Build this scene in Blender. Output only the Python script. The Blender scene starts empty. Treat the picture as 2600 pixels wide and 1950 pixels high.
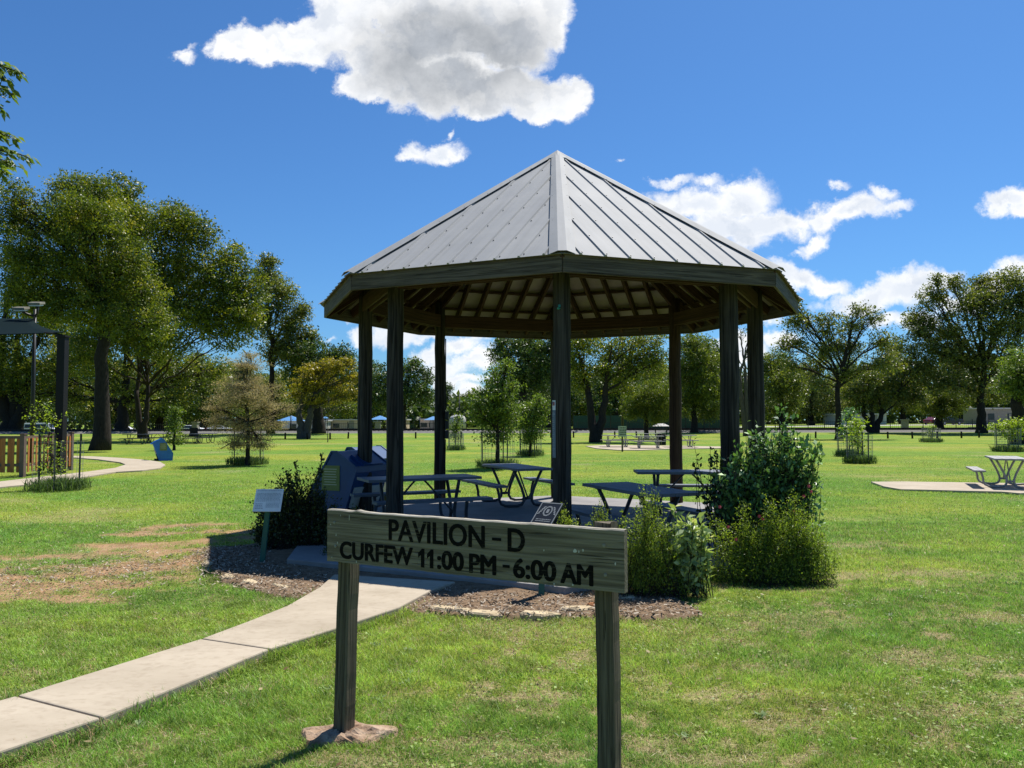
import bpy, math, random
import numpy as np
from mathutils import Vector, Matrix
rng = np.random.default_rng(7)
R = math.radians
scene = bpy.context.scene
COL = scene.collection

# ------------------------------------------------------------------ camera model
F, HC, PITCH, ROLL = 2015.0, 1.8, 0.0453, 0.0018
DS = 2600 / 2212.0
cp, sp, cr, sr = math.cos(PITCH), math.sin(PITCH), math.cos(ROLL), math.sin(ROLL)
FWD = np.array([0, cp, sp]); UP0 = np.array([0, -sp, cp]); RT0 = np.array([1.0, 0, 0])
RT = RT0 * cr - UP0 * sr
UP = RT0 * sr + UP0 * cr
def ray(px, py):
    return FWD + RT * ((px - 1300) / F) + UP * ((975 - py) / F)
def S(px, py, z=0.0):              # photo pixel (2600 wide) -> point on the level z
    d = ray(px, py); t = (z - HC) / d[2]
    return np.array([d[0] * t, d[1] * t, z])
def D(px, py, z=0.0):              # same for the 2212 wide view
    return S(px * DS, py * DS, z)
def A(px, py, dist):               # point on the ray at forward distance dist (2212 view)
    d = ray(px * DS, py * DS); t = dist / d[1]
    return np.array([d[0] * t, dist, HC + d[2] * t])
cam_d = bpy.data.cameras.new('camera'); cam = bpy.data.objects.new('camera', cam_d); COL.objects.link(cam)
cam_d.sensor_width = 36; cam_d.lens = F / 2600 * 36; cam_d.clip_end = 3000; cam_d.clip_start = 0.1
m = Matrix(((RT[0], UP[0], -FWD[0], 0), (RT[1], UP[1], -FWD[1], 0), (RT[2], UP[2], -FWD[2], HC), (0, 0, 0, 1)))
cam.matrix_world = m
scene.camera = cam

# ------------------------------------------------------------------ noise
def vnoise(x, y, seed=0):
    g = np.random.default_rng(seed).random((256, 256))
    xi = np.floor(x).astype(int); yi = np.floor(y).astype(int); fx = x - xi; fy = y - yi
    fx = fx * fx * (3 - 2 * fx); fy = fy * fy * (3 - 2 * fy)
    a = g[xi % 256, yi % 256]; b = g[(xi + 1) % 256, yi % 256]; c = g[xi % 256, (yi + 1) % 256]; d = g[(xi + 1) % 256, (yi + 1) % 256]
    return (a * (1 - fx) + b * fx) * (1 - fy) + (c * (1 - fx) + d * fx) * fy
def fbm(x, y, seed=0, o=4):
    s = 0; a = .5; t = 0
    for i in range(o):
        s = s + a * vnoise(x * 2 ** i, y * 2 ** i, seed + i); t += a; a *= .55
    return s / t
def sstep(a, b, x):
    t = np.clip((x - a) / (b - a), 0, 1); return t * t * (3 - 2 * t)

# ------------------------------------------------------------------ mesh helpers
class MB:
    def __init__(s): s.v = []; s.f = []; s.m = []
    def add(s, v, f, mi=0):
        o = len(s.v); s.v += [tuple(map(float, p)) for p in v]; s.f += [tuple(o + i for i in q) for q in f]; s.m += [mi] * len(f)
    def box(s, c, d, mi=0, rot=None):
        x, y, z = d[0] / 2, d[1] / 2, d[2] / 2
        v = [(-x, -y, -z), (x, -y, -z), (x, y, -z), (-x, y, -z), (-x, -y, z), (x, -y, z), (x, y, z), (-x, y, z)]
        if rot is not None: v = [tuple(rot @ Vector(p)) for p in v]
        s.add([(p[0] + c[0], p[1] + c[1], p[2] + c[2]) for p in v], [(0, 3, 2, 1), (4, 5, 6, 7), (0, 1, 5, 4), (1, 2, 6, 5), (2, 3, 7, 6), (3, 0, 4, 7)], mi)
    def bar(s, p0, p1, w, h, mi=0, up=(0, 0, 1)):
        p0 = Vector(p0); p1 = Vector(p1); ax = (p1 - p0); L = ax.length; ax.normalize()
        sd = ax.cross(Vector(up))
        if sd.length < 1e-4: sd = ax.cross(Vector((0, 1, 0)))
        sd.normalize(); u = sd.cross(ax)
        s.box((p0 + p1) / 2, (L, w, h), mi, Matrix((ax, sd, u)).transposed())
    def tube(s, pts, rad, n=6, mi=0, cap=True):
        P = np.array(pts, float); k = len(P)
        rad = np.broadcast_to(np.array(rad, float), (k,))
        T = np.gradient(P, axis=0) if k > 2 else np.repeat([P[1] - P[0]], 2, 0)
        T /= np.linalg.norm(T, axis=1)[:, None] + 1e-9
        ref = np.array([0.31, .95, .05]); ref2 = np.array([1, 0, 0.0])
        N = np.cross(T, ref); bad = np.linalg.norm(N, axis=1) < .2; N[bad] = np.cross(T[bad], ref2)
        for i in range(1, k):
            q = N[i - 1] - T[i] * (N[i - 1] @ T[i])
            if np.linalg.norm(q) > 1e-3: N[i] = q
        N /= np.linalg.norm(N, axis=1)[:, None]; B = np.cross(T, N)
        a = np.arange(n) * 2 * np.pi / n
        V = P[:, None, :] + rad[:, None, None] * (np.cos(a)[None, :, None] * N[:, None, :] + np.sin(a)[None, :, None] * B[:, None, :])
        f = []
        for i in range(k - 1):
            for j in range(n):
                f.append((i * n + j, i * n + (j + 1) % n, (i + 1) * n + (j + 1) % n, (i + 1) * n + j))
        if cap: f += [tuple(range(n - 1, -1, -1)), tuple((k - 1) * n + j for j in range(n))]
        s.add(V.reshape(-1, 3), f, mi)
    def prism(s, poly, z0, z1, mi=0):
        n = len(poly)
        s.add([(p[0], p[1], z0) for p in poly] + [(p[0], p[1], z1) for p in poly],
              [tuple(range(n - 1, -1, -1)), tuple(range(n, 2 * n))] + [(i, (i + 1) % n, n + (i + 1) % n, n + i) for i in range(n)], mi)
    def build(s, name, mats, parent=None, smooth=False, loc=None, mat=None):
        me = bpy.data.meshes.new(name); me.from_pydata(s.v, [], s.f)
        for q in (mats if isinstance(mats, (list, tuple)) else [mats]): me.materials.append(q)
        me.polygons.foreach_set('material_index', s.m)
        if smooth: me.polygons.foreach_set('use_smooth', [True] * len(s.f))
        me.update()
        return link(name, me, parent, loc, mat)
def link(name, me, parent=None, loc=None, mat=None):
    o = bpy.data.objects.new(name, me); COL.objects.link(o)
    if parent is not None: o.parent = parent
    if mat is not None: o.matrix_basis = mat
    elif loc is not None: o.location = [float(q) for q in loc]
    return o
def tag(o, label, cat=None, group=None, kind=None):
    if label: o['label'] = label
    if cat: o['category'] = cat
    if group: o['group'] = group
    if kind: o['kind'] = kind
    return o
def thing(name, label, cat, loc=(0, 0, 0), rz=0, group=None):
    o = bpy.data.objects.new(name, None); COL.objects.link(o); o.location = [float(q) for q in loc]; o.rotation_euler = (0, 0, rz)
    o.empty_display_size = .2
    return tag(o, label, cat, group)
def struct(o): o['kind'] = 'structure'; return o
def dup(root, loc, rz, label, group=None, sc=1.0):
    r = root.copy(); COL.objects.link(r); r.location = [float(q) for q in loc]; r.rotation_euler = (0, 0, rz); r.scale = (sc,) * 3
    r['label'] = label
    if group: r['group'] = group
    for ch in list(root.children):
        c = ch.copy(); COL.objects.link(c); c.parent = r
        for g in ch.children:
            q = g.copy(); COL.objects.link(q); q.parent = c
    return r
def quads_mesh(name, V, mat, attrs=None, smooth=False):
    """V: (N,4,3) quads."""
    n = len(V); me = bpy.data.meshes.new(name)
    me.vertices.add(n * 4); me.vertices.foreach_set('co', np.ascontiguousarray(V, dtype=np.float32).ravel())
    me.loops.add(n * 4); me.loops.foreach_set('vertex_index', np.arange(n * 4, dtype=np.int32))
    me.polygons.add(n); me.polygons.foreach_set('loop_start', np.arange(n, dtype=np.int32) * 4)
    try: me.polygons.foreach_set('loop_total', np.full(n, 4, dtype=np.int32))
    except Exception: pass
    me.materials.append(mat)
    for k, a in (attrs or {}).items():
        if a.ndim == 1:
            at = me.attributes.new(k, 'FLOAT', 'POINT'); at.data.foreach_set('value', np.repeat(a, 4).astype(np.float32))
        else:
            at = me.attributes.new(k, 'FLOAT_COLOR', 'POINT'); c = np.ones((n, 4, 4), np.float32); c[:, :, :3] = a[:, None, :]; at.data.foreach_set('color', c.ravel())
    me.update(calc_edges=True)
    return me
def grid_mesh(name, X, Y, Z, mat, attrs=None, smooth=True):
    ny, nx = X.shape; me = bpy.data.meshes.new(name)
    V = np.stack([X, Y, Z], -1).reshape(-1, 3).astype(np.float32)
    me.vertices.add(len(V)); me.vertices.foreach_set('co', V.ravel())
    i = np.arange(ny * nx).reshape(ny, nx)
    q = np.stack([i[:-1, :-1], i[:-1, 1:], i[1:, 1:], i[1:, :-1]], -1).reshape(-1, 4)
    n = len(q); me.loops.add(n * 4); me.loops.foreach_set('vertex_index', q.ravel().astype(np.int32))
    me.polygons.add(n); me.polygons.foreach_set('loop_start', np.arange(n, dtype=np.int32) * 4)
    me.polygons.foreach_set('use_smooth', np.full(n, smooth))
    me.materials.append(mat)
    for k, a in (attrs or {}).items():
        at = me.attributes.new(k, 'FLOAT_COLOR', 'POINT'); c = np.ones((ny * nx, 4), np.float32); c[:, :3] = a.reshape(-1, 3); at.data.foreach_set('color', c.ravel())
    me.update(calc_edges=True)
    return me

# ------------------------------------------------------------------ materials
class NT:
    def __init__(s, name):
        s.m = bpy.data.materials.new(name); s.m.use_nodes = True; s.t = s.m.node_tree; s.t.nodes.clear()
        s.out = s.n('ShaderNodeOutputMaterial')
    def n(s, ty, **kw):
        q = s.t.nodes.new(ty)
        for k, v in kw.items(): setattr(q, k, v)
        return q
    def l(s, a, b): s.t.links.new(a, b)
    def coords(s, kind='Object', scale=(1, 1, 1), jitter=True):
        tc = s.n('ShaderNodeTexCoord'); mp = s.n('ShaderNodeMapping'); mp.inputs['Scale'].default_value = scale
        s.l(tc.outputs[kind], mp.inputs['Vector'])
        if jitter:
            oi = s.n('ShaderNodeObjectInfo'); mu = s.n('ShaderNodeVectorMath', operation='SCALE'); mu.inputs[0].default_value = (31, 17, 23)
            s.l(oi.outputs['Random'], mu.inputs['Scale']); s.l(mu.outputs[0], mp.inputs['Location'])
        return mp.outputs[0]
    def noise(s, vec, scale, detail=4, rough=.55, dist=0):
        q = s.n('ShaderNodeTexNoise'); q.inputs['Scale'].default_value = scale; q.inputs['Detail'].default_value = detail
        q.inputs['Roughness'].default_value = rough; q.inputs['Distortion'].default_value = dist
        s.l(vec, q.inputs['Vector']); return q.outputs['Fac']
    def ramp(s, fac, stops, interp='LINEAR'):
        q = s.n('ShaderNodeValToRGB'); q.color_ramp.interpolation = interp; e = q.color_ramp.elements
        while len(e) < len(stops): e.new(.5)
        for i, (p, c) in enumerate(stops):
            e[i].position = p; e[i].color = tuple(c) + (1,) if len(c) == 3 else c
        s.l(fac, q.inputs[0]); return q.outputs[0]
    def mix(s, fac, a, b, mode='MIX'):
        q = s.n('ShaderNodeMix', data_type='RGBA', blend_type=mode)
        for sock, v in ((q.inputs[0], fac), (q.inputs[6], a), (q.inputs[7], b)):
            if isinstance(v, (int, float)): sock.default_value = v
            elif isinstance(v, tuple): sock.default_value = v + (1,) if len(v) == 3 else v
            else: s.l(v, sock)
        return q.outputs[2]
    def math(s, op, a, b=0.0, c=None):
        q = s.n('ShaderNodeMath', operation=op)
        for i, v in enumerate((a, b, c)):
            if v is None: continue
            if isinstance(v, (int, float)): q.inputs[i].default_value = v
            else: s.l(v, q.inputs[i])
        return q.outputs[0]
    def bsdf(s, col, rough=.7, spec=.4, metal=0, bump=None, bd=.01, bs=.6):
        q = s.n('ShaderNodeBsdfPrincipled')
        if isinstance(col, tuple): q.inputs['Base Color'].default_value = col + (1,)
        else: s.l(col, q.inputs['Base Color'])
        if isinstance(rough, (int, float)): q.inputs['Roughness'].default_value = rough
        else: s.l(rough, q.inputs['Roughness'])
        q.inputs['Specular IOR Level'].default_value = spec; q.inputs['Metallic'].default_value = metal
        if bump is not None:
            b = s.n('ShaderNodeBump'); b.inputs['Strength'].default_value = bs; b.inputs['Distance'].default_value = bd
            s.l(bump, b.inputs['Height']); s.l(b.outputs[0], q.inputs['Normal'])
        s.l(q.outputs[0], s.out.inputs[0]); return q
def mottled(name, c1, c2, scale=6, rough=.7, spec=.35, metal=0, stretch=(1, 1, 1), bump=.0, c3=None, s3=40, f3=.35):
    t = NT(name); v = t.coords(scale=stretch); n1 = t.noise(v, scale, 6, .6)
    col = t.ramp(n1, [(.32, c1), (.68, c2)])
    if c3:
        n2 = t.noise(v, s3, 3, .6); col = t.mix(t.math('MULTIPLY', t.ramp(n2, [(.5, (0, 0, 0)), (.68, (1, 1, 1))]), f3), col, c3)
    t.bsdf(col, rough, spec, metal, bump=t.noise(v, scale * 5, 4) if bump else None, bd=bump or .01)
    return t.m
def wood(name, c1, c2, dark, axis='x', grain=1.0, rough=.8, bd=.004):
    """weathered timber; grain runs along the object's own axis"""
    st = {'x': (.8, 30, 30), 'z': (30, 30, .8)}[axis]
    t = NT(name); v = t.coords(scale=st)
    n0 = t.noise(v, .55 * grain, 3, .5, 1.2)
    w = t.math('PINGPONG', t.math('MULTIPLY', n0, 9.0), 1.0)
    n1 = t.noise(v, 2.4 * grain, 6, .65); n2 = t.noise(v, 9 * grain, 3, .6)
    f = t.math('ADD', t.math('MULTIPLY', w, .45), t.math('MULTIPLY', n1, .75))
    col = t.ramp(f, [(.28, dark), (.45, c1), (.8, c2)])
    v2 = t.coords(scale=(1, 1, 1)); big = t.noise(v2, 2.2, 3)
    col = t.mix(t.math('MULTIPLY', big, .55), col, dark)
    crack = t.ramp(t.noise(v, 3.2 * grain, 2, .4), [(.30, (1, 1, 1)), (.345, (0, 0, 0))])
    col = t.mix(t.math('MULTIPLY', crack, .8), col, tuple(q * .25 for q in dark))
    h = t.math('SUBTRACT', t.math('ADD', t.math('MULTIPLY', w, .3), n2), t.math('MULTIPLY', crack, 1.2))
    t.bsdf(col, rough, .25, bump=h, bd=bd)
    return t.m
def leafmat(name, stops, transl=.35, rough=.45, spec=.35, tint=(1.25, 1.35, .45)):
    t = NT(name); at = t.n('ShaderNodeAttribute', attribute_name='var'); col = t.ramp(at.outputs['Fac'], stops)
    q = t.n('ShaderNodeBsdfPrincipled'); t.l(col, q.inputs['Base Color']); q.inputs['Roughness'].default_value = rough; q.inputs['Specular IOR Level'].default_value = spec
    tr = t.n('ShaderNodeBsdfTranslucent'); t.l(t.mix(1.0, col, tint, 'MULTIPLY'), tr.inputs['Color'])
    mx = t.n('ShaderNodeMixShader'); mx.inputs[0].default_value = transl; t.l(q.outputs[0], mx.inputs[1]); t.l(tr.outputs[0], mx.inputs[2]); t.l(mx.outputs[0], t.out.inputs[0])
    return t.m
def flat(name, c, rough=.5, spec=.4, metal=0): return mottled(name, tuple(q * .86 for q in c), tuple(min(1, q * 1.1) for q in c), 5, rough, spec, metal)

M = {}
M['sign_wood'] = wood('weathered_sign_wood', (.16, .133, .092), (.28, .238, .17), (.08, .063, .043))
M['sunlit_top'] = wood('sunlit_top_timber', (.36, .33, .26), (.52, .48, .39), (.2, .18, .14))  # lighter copy of the sign wood, sunlight on the top edge painted in
M['post_wood'] = wood('weathered_post_wood', (.10, .08, .052), (.19, .155, .105), (.045, .034, .022), 'z')
M['pole_wood'] = wood('treated_pole_wood', (.024, .021, .017), (.085, .076, .063), (.007, .006, .005), 'z', .55, bd=.012)
M['pole_brown'] = wood('brown_pole_wood', (.04, .022, .012), (.08, .048, .028), (.014, .008, .005), 'z', .8, bd=.006)
M['fascia'] = wood('weathered_fascia_wood', (.085, .072, .056), (.16, .137, .108), (.038, .03, .023), 'x', .8)
M['beam'] = wood('stained_beam_wood', (.05, .025, .014), (.09, .047, .027), (.02, .01, .006), 'x', .8)
M['dark'] = flat('black_paint', (.006, .006, .007), .6, .25)
t = NT('worn_black_letter_paint'); v = t.coords(scale=(3, 60, 60), jitter=False); n1 = t.noise(v, 1.6, 4, .6); v2 = t.coords(scale=(1, 1, 1), jitter=False); n2 = t.noise(v2, 9, 2)
wear = t.ramp(t.math('ADD', t.math('MULTIPLY', n1, .7), t.math('MULTIPLY', n2, .3)), [(.585, (0, 0, 0)), (.63, (1, 1, 1))])
t.bsdf(t.mix(t.math('MULTIPLY', wear, .7), (.006, .0055, .005), (.10, .088, .058)), .85, .1); M['letter'] = t.m
M['iron'] = flat('dark_iron', (.02, .02, .022), .5)
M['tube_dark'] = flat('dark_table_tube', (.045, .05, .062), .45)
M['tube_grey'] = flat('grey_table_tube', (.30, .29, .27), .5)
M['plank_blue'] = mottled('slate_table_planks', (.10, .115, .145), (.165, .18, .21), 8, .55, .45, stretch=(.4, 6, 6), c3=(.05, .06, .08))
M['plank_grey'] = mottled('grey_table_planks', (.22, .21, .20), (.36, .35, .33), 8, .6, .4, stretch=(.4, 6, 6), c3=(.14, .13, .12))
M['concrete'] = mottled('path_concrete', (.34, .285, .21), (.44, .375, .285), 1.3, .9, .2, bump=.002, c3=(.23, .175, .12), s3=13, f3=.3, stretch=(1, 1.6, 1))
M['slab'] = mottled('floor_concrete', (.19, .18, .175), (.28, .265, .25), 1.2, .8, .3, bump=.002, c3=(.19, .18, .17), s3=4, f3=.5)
M['blue'] = flat('blue_bin_paint', (.004, .05, .16), .45, .4)  # bin paint taken darker, pavilion shade put into the colour
M['blue_lit'] = flat('sunlit_blue_bin_paint', (.02, .16, .48), .4, .5)  # same bin paint, brighter copy with sunlight put into the colour
M['cream'] = flat('cream_panel', (.55, .53, .47), .6)
M['lime'] = flat('lime_label', (.15, .19, .05), .6)
M['white'] = flat('white_panel', (.72, .74, .76), .45)
M['textgrey'] = flat('printed_grey', (.33, .36, .40), .6)
M['green_post'] = flat('green_post_paint', (.012, .10, .075), .5)
M['greensign'] = flat('pale_sign_face', (.42, .45, .33), .6)
M['plaque'] = flat('black_plaque', (.015, .016, .017), .35, .5)
M['silver'] = flat('pale_metal', (.22, .23, .23), .4, .5)
M['stone'] = mottled('buff_limestone', (.40, .31, .19), (.55, .45, .29), 9, .9, .2, bump=.006, c3=(.28, .19, .10), s3=24)
M['redstone'] = mottled('rusty_sandstone', (.25, .10, .04), (.42, .2, .09), 9, .9, .2, bump=.006, c3=(.16, .07, .03), s3=24)
M['footing'] = mottled('crumbling_footing', (.26, .165, .10), (.44, .33, .235), 8, .95, .15, bump=.02, c3=(.16, .09, .055), s3=22, f3=.6)
M['bark'] = mottled('tree_bark', (.018, .014, .011), (.045, .037, .03), 5, .9, .15, stretch=(4, 4, .7), bump=.03)
M['bark_grey'] = mottled('grey_tree_bark', (.06, .052, .044), (.12, .105, .088), 5, .9, .15, stretch=(4, 4, .7), bump=.03)
M['fence_wood'] = mottled('orange_fence_boards', (.34, .12, .032), (.50, .20, .06), 3, .6, .3, stretch=(5, 5, .8), c3=(.22, .07, .02))
M['fence_post'] = flat('brown_fence_post', (.14, .095, .075), .7)
M['canopy'] = flat('dark_green_fabric', (.003, .010, .011), .85, .05)
M['teal'] = flat('teal_paint', (.01, .20, .19), .4)
M['ballast'] = mottled('railway_ballast', (.13, .125, .115), (.21, .20, .185), 5, .95, .1, c3=(.16, .15, .14), s3=14)
M['rail'] = flat('shaded_rusty_rail', (.018, .013, .011), .7)  # rust taken near black, shade of rails and sleepers in the colour
M['road'] = mottled('pale_road', (.42, .40, .36), (.52, .50, .46), .3, .9, .2)
M['wire'] = flat('galvanised_wire', (.30, .30, .29), .5)
M['screen'] = flat('green_windscreen', (.02, .055, .045), .8)
M['beige'] = flat('beige_wall', (.46, .36, .27), .8)
M['whitewall'] = flat('white_wall', (.44, .43, .41), .7)
M['umbrella'] = flat('blue_shade_fabric', (.06, .22, .46), .7)
M['glass'] = flat('dark_glass', (.02, .025, .03), .12, .6)
M['car_white'] = flat('white_car_paint', (.68, .69, .70), .25, .5)
M['car_red'] = flat('maroon_car_paint', (.10, .012, .02), .25, .5)
M['car_dark'] = flat('dark_car_paint', (.02, .022, .027), .25, .5)
M['tyre'] = flat('tyre_rubber', (.012, .012, .012), .9)
M['hub'] = flat('wheel_metal', (.35, .35, .36), .4)
M['pillar'] = flat('stone_pillar', (.24, .22, .18), .85)
M['red'] = flat('red_petal', (.60, .10, .13), .5)
M['flag_red'] = flat('faded_red_print', (.38, .14, .15), .6)
M['flag_blue'] = flat('navy_print', (.03, .05, .16), .6)
M['strip'] = flat('slate_strip', (.16, .20, .25), .5)
M['strip_light'] = flat('pale_strip_print', (.30, .35, .40), .5)
M['tail'] = flat('red_tail_lamp', (.45, .03, .03), .3)
# roof sheet
t = NT('galvanised_roof_sheet'); v = t.coords(jitter=True); n1 = t.noise(v, .9, 5, .6); n2 = t.noise(v, 30, 2)
vs = t.coords(scale=(6, .5, .5)); n3 = t.noise(vs, 1.2, 4)
col = t.ramp(t.math('ADD', t.math('MULTIPLY', n1, .6), t.math('MULTIPLY', n3, .4)), [(.3, (.255, .26, .265)), (.7, (.33, .33, .325))])
mpz = t.n('ShaderNodeMapping'); mpz.inputs['Scale'].default_value = (9, .35, 1); tcz = t.n('ShaderNodeTexCoord'); t.l(tcz.outputs['Object'], mpz.inputs['Vector']); stk = t.ramp(t.noise(mpz.outputs[0], 1.1, 4, .6), [(.5, (0, 0, 0)), (.75, (1, 1, 1))])
col = t.mix(t.math('MULTIPLY', stk, .35), col, (.20, .195, .18))
t.bsdf(col, t.math('ADD', .6, t.math('MULTIPLY', n1, .2)), .2, .0, bump=n1, bd=.02); M['roof'] = t.m
M['deck'] = mottled('unpainted_sheet_underside', (.28, .225, .195), (.38, .31, .265), 2, .6, .3)
M['screw'] = flat('roof_screw', (.10, .10, .10), .5)

# leaves
M['leaf_a'] = leafmat('leaves_elm', [(0, (0.048, 0.078, 0.011)), (.5, (0.124, 0.159, 0.021)), (.85, (0.234, 0.255, 0.026)), (1, (0.384, 0.327, 0.034))])
M['leaf_b'] = leafmat('leaves_pecan', [(0, (0.057, 0.084, 0.023)), (.5, (0.140, 0.167, 0.042)), (1, (0.283, 0.267, 0.065))])
M['leaf_c'] = leafmat('leaves_oak', [(0, (0.030, 0.064, 0.017)), (.6, (0.084, 0.132, 0.033)), (1, (0.190, 0.229, 0.062))], .25)
M['leaf_y'] = leafmat('leaves_yellow', [(0, (0.114, 0.118, 0.018)), (.5, (0.260, 0.218, 0.025)), (1, (0.439, 0.328, 0.043))], .4)
M['leaf_cypress'] = leafmat('leaves_bald_cypress', [(0, (0.197, 0.189, 0.085)), (.5, (0.373, 0.315, 0.172)), (1, (0.580, 0.471, 0.286))], .35, .7, .1, (1.1, 1.05, .7))
M['leaf_w'] = leafmat('leaves_willow', [(0, (0.054, 0.087, 0.017)), (.5, (0.137, 0.175, 0.032)), (1, (0.236, 0.251, 0.051))], .4)
M['leaf_young'] = leafmat('leaves_young_oak', [(0, (0.052, 0.090, 0.016)), (.5, (0.130, 0.188, 0.035)), (1, (0.259, 0.309, 0.061))], .4)
M['leaf_lime'] = leafmat('leaves_fresh', [(0, (0.120, 0.180, 0.018)), (.5, (0.264, 0.348, 0.036)), (1, (0.432, 0.480, 0.072))], .5)
M['leaf_gloss'] = leafmat('leaves_glossy_shrub', [(0, (0.066, 0.145, 0.055)), (.6, (0.146, 0.269, 0.089)), (1, (0.293, 0.497, 0.141))], .22, .42, .6)
M['leaf_sage'] = leafmat('leaves_olive_shrub', [(0, (0.119, 0.178, 0.031)), (.5, (0.248, 0.326, 0.053)), (1, (0.431, 0.510, 0.091))], .5)
M['leaf_milk'] = leafmat('leaves_broad_weed', [(0, (0.188, 0.262, 0.117)), (.5, (0.327, 0.414, 0.188)), (.8, (0.515, 0.589, 0.280)), (1, (0.702, 0.612, 0.117))], .3, .4)
M['leaf_dark'] = leafmat('leaves_dark_shrub', [(0, (0.020, 0.033, 0.013)), (.6, (0.049, 0.069, 0.023)), (1, (0.104, 0.133, 0.031))], .25, .35)
def colattr_mat(name, transl=.3, rough=.6, spec=.2):
    t = NT(name); at = t.n('ShaderNodeAttribute', attribute_name='gc')
    q = t.n('ShaderNodeBsdfPrincipled'); t.l(at.outputs['Color'], q.inputs['Base Color']); q.inputs['Roughness'].default_value = rough; q.inputs['Specular IOR Level'].default_value = spec
    tr = t.n('ShaderNodeBsdfTranslucent'); t.l(at.outputs['Color'], tr.inputs['Color'])
    mx = t.n('ShaderNodeMixShader'); mx.inputs[0].default_value = transl; t.l(q.outputs[0], mx.inputs[1]); t.l(tr.outputs[0], mx.inputs[2]); t.l(mx.outputs[0], t.out.inputs[0])
    return t.m
M['blade'] = colattr_mat('grass_blades', .42, .5, .3)
M['chips'] = colattr_mat('bark_chips', 0, .85, .2)

# ------------------------------------------------------------------ world: sky, clouds, sun
SUN = Vector((.335, .44, 1)).normalized()
w = bpy.data.worlds.new('World'); scene.world = w; w.use_nodes = True
wt = w.node_tree; wt.nodes.clear()
class WN(NT):
    def __init__(s): s.t = wt
W = WN()
wo = W.n('ShaderNodeOutputWorld'); bg = W.n('ShaderNodeBackground'); bg.inputs['Strength'].default_value = .075
sky = W.n('ShaderNodeTexSky', sky_type='NISHITA'); sky.sun_disc = False
sky.sun_elevation = math.asin(SUN.z); sky.sun_rotation = math.atan2(SUN.x, SUN.y); sky.altitude = 150; sky.air_density = 1.0; sky.dust_density = .6; sky.ozone_density = 1.6
tint = W.mix(1.0, sky.outputs[0], (.40, .75, 1.13), 'MULTIPLY')
geo = W.n('ShaderNodeTexCoord'); sep = W.n('ShaderNodeSeparateXYZ'); W.l(geo.outputs['Generated'], sep.inputs[0])
ymax = W.math('MAXIMUM', sep.outputs[1], .02)
cmb = W.n('ShaderNodeCombineXYZ'); W.l(W.math('DIVIDE', sep.outputs[0], ymax), cmb.inputs[0]); W.l(W.math('DIVIDE', sep.outputs[2], ymax), cmb.inputs[1])
P0 = cmb.outputs[0]
nz = W.n('ShaderNodeTexNoise'); nz.inputs['Scale'].default_value = 11; nz.inputs['Detail'].default_value = 9; nz.inputs['Roughness'].default_value = .62; W.l(P0, nz.inputs['Vector'])
nz2 = W.n('ShaderNodeTexNoise'); nz2.inputs['Scale'].default_value = 34; nz2.inputs['Detail'].default_value = 6; nz2.inputs['Roughness'].default_value = .65; W.l(P0, nz2.inputs['Vector'])
def vsub(a, k):
    q = W.n('ShaderNodeVectorMath', operation='SUBTRACT'); W.l(a, q.inputs[0]); q.inputs[1].default_value = (.5, .5, .5)
    r = W.n('ShaderNodeVectorMath', operation='SCALE'); W.l(q.outputs[0], r.inputs[0]); r.inputs['Scale'].default_value = k; return r.outputs[0]
def vadd(a, b):
    q = W.n('ShaderNodeVectorMath', operation='ADD'); W.l(a, q.inputs[0]); W.l(b, q.inputs[1]); return q.outputs[0]
Pd = vadd(vadd(P0, vsub(nz.outputs['Color'], .075)), vsub(nz2.outputs['Color'], .022))
def blob(cx, cy, rx, ry, rot=0):
    d = ray(cx * DS, cy * DS); u, v_ = d[0] / d[1], d[2] / d[1]; k = DS / F
    mp = W.n('ShaderNodeMapping', vector_type='TEXTURE'); mp.inputs['Location'].default_value = (u, v_, 0); mp.inputs['Rotation'].default_value = (0, 0, R(rot))
    mp.inputs['Scale'].default_value = (rx * k, ry * k, 1); W.l(Pd, mp.inputs['Vector'])
    q = W.n('ShaderNodeVectorMath', operation='LENGTH'); W.l(mp.outputs[0], q.inputs[0])
    return W.math('MULTIPLY', W.math('SUBTRACT', 1.0, q.outputs['Value']), min(1.0, (min(rx, ry) / 45) ** .6))
def field(bl):
    f = None
    for b in bl:
        q = blob(*b)
        if f is None: f = q
        else:
            mx = W.n('ShaderNodeMath', operation='SMOOTH_MAX'); W.l(f, mx.inputs[0]); W.l(q, mx.inputs[1]); mx.inputs[2].default_value = .12; f = mx.outputs[0]
    return f
MAIN = [(515, 100, 78, 58), (590, 105, 95, 62), (665, 95, 90, 70), (740, 60, 85, 75), (830, 130, 120, 85), (800, 185, 85, 45), (960, 60, 190, 110), (950, 175, 160, 85), (1100, 70, 130, 115), (1190, 50, 62, 75), (1090, 200, 135, 62), (1190, 215, 95, 62), (1245, 205, 42, 45), (1030, 235, 80, 36), (1150, 250, 70, 30), (900, 10, 260, 60)]
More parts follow.
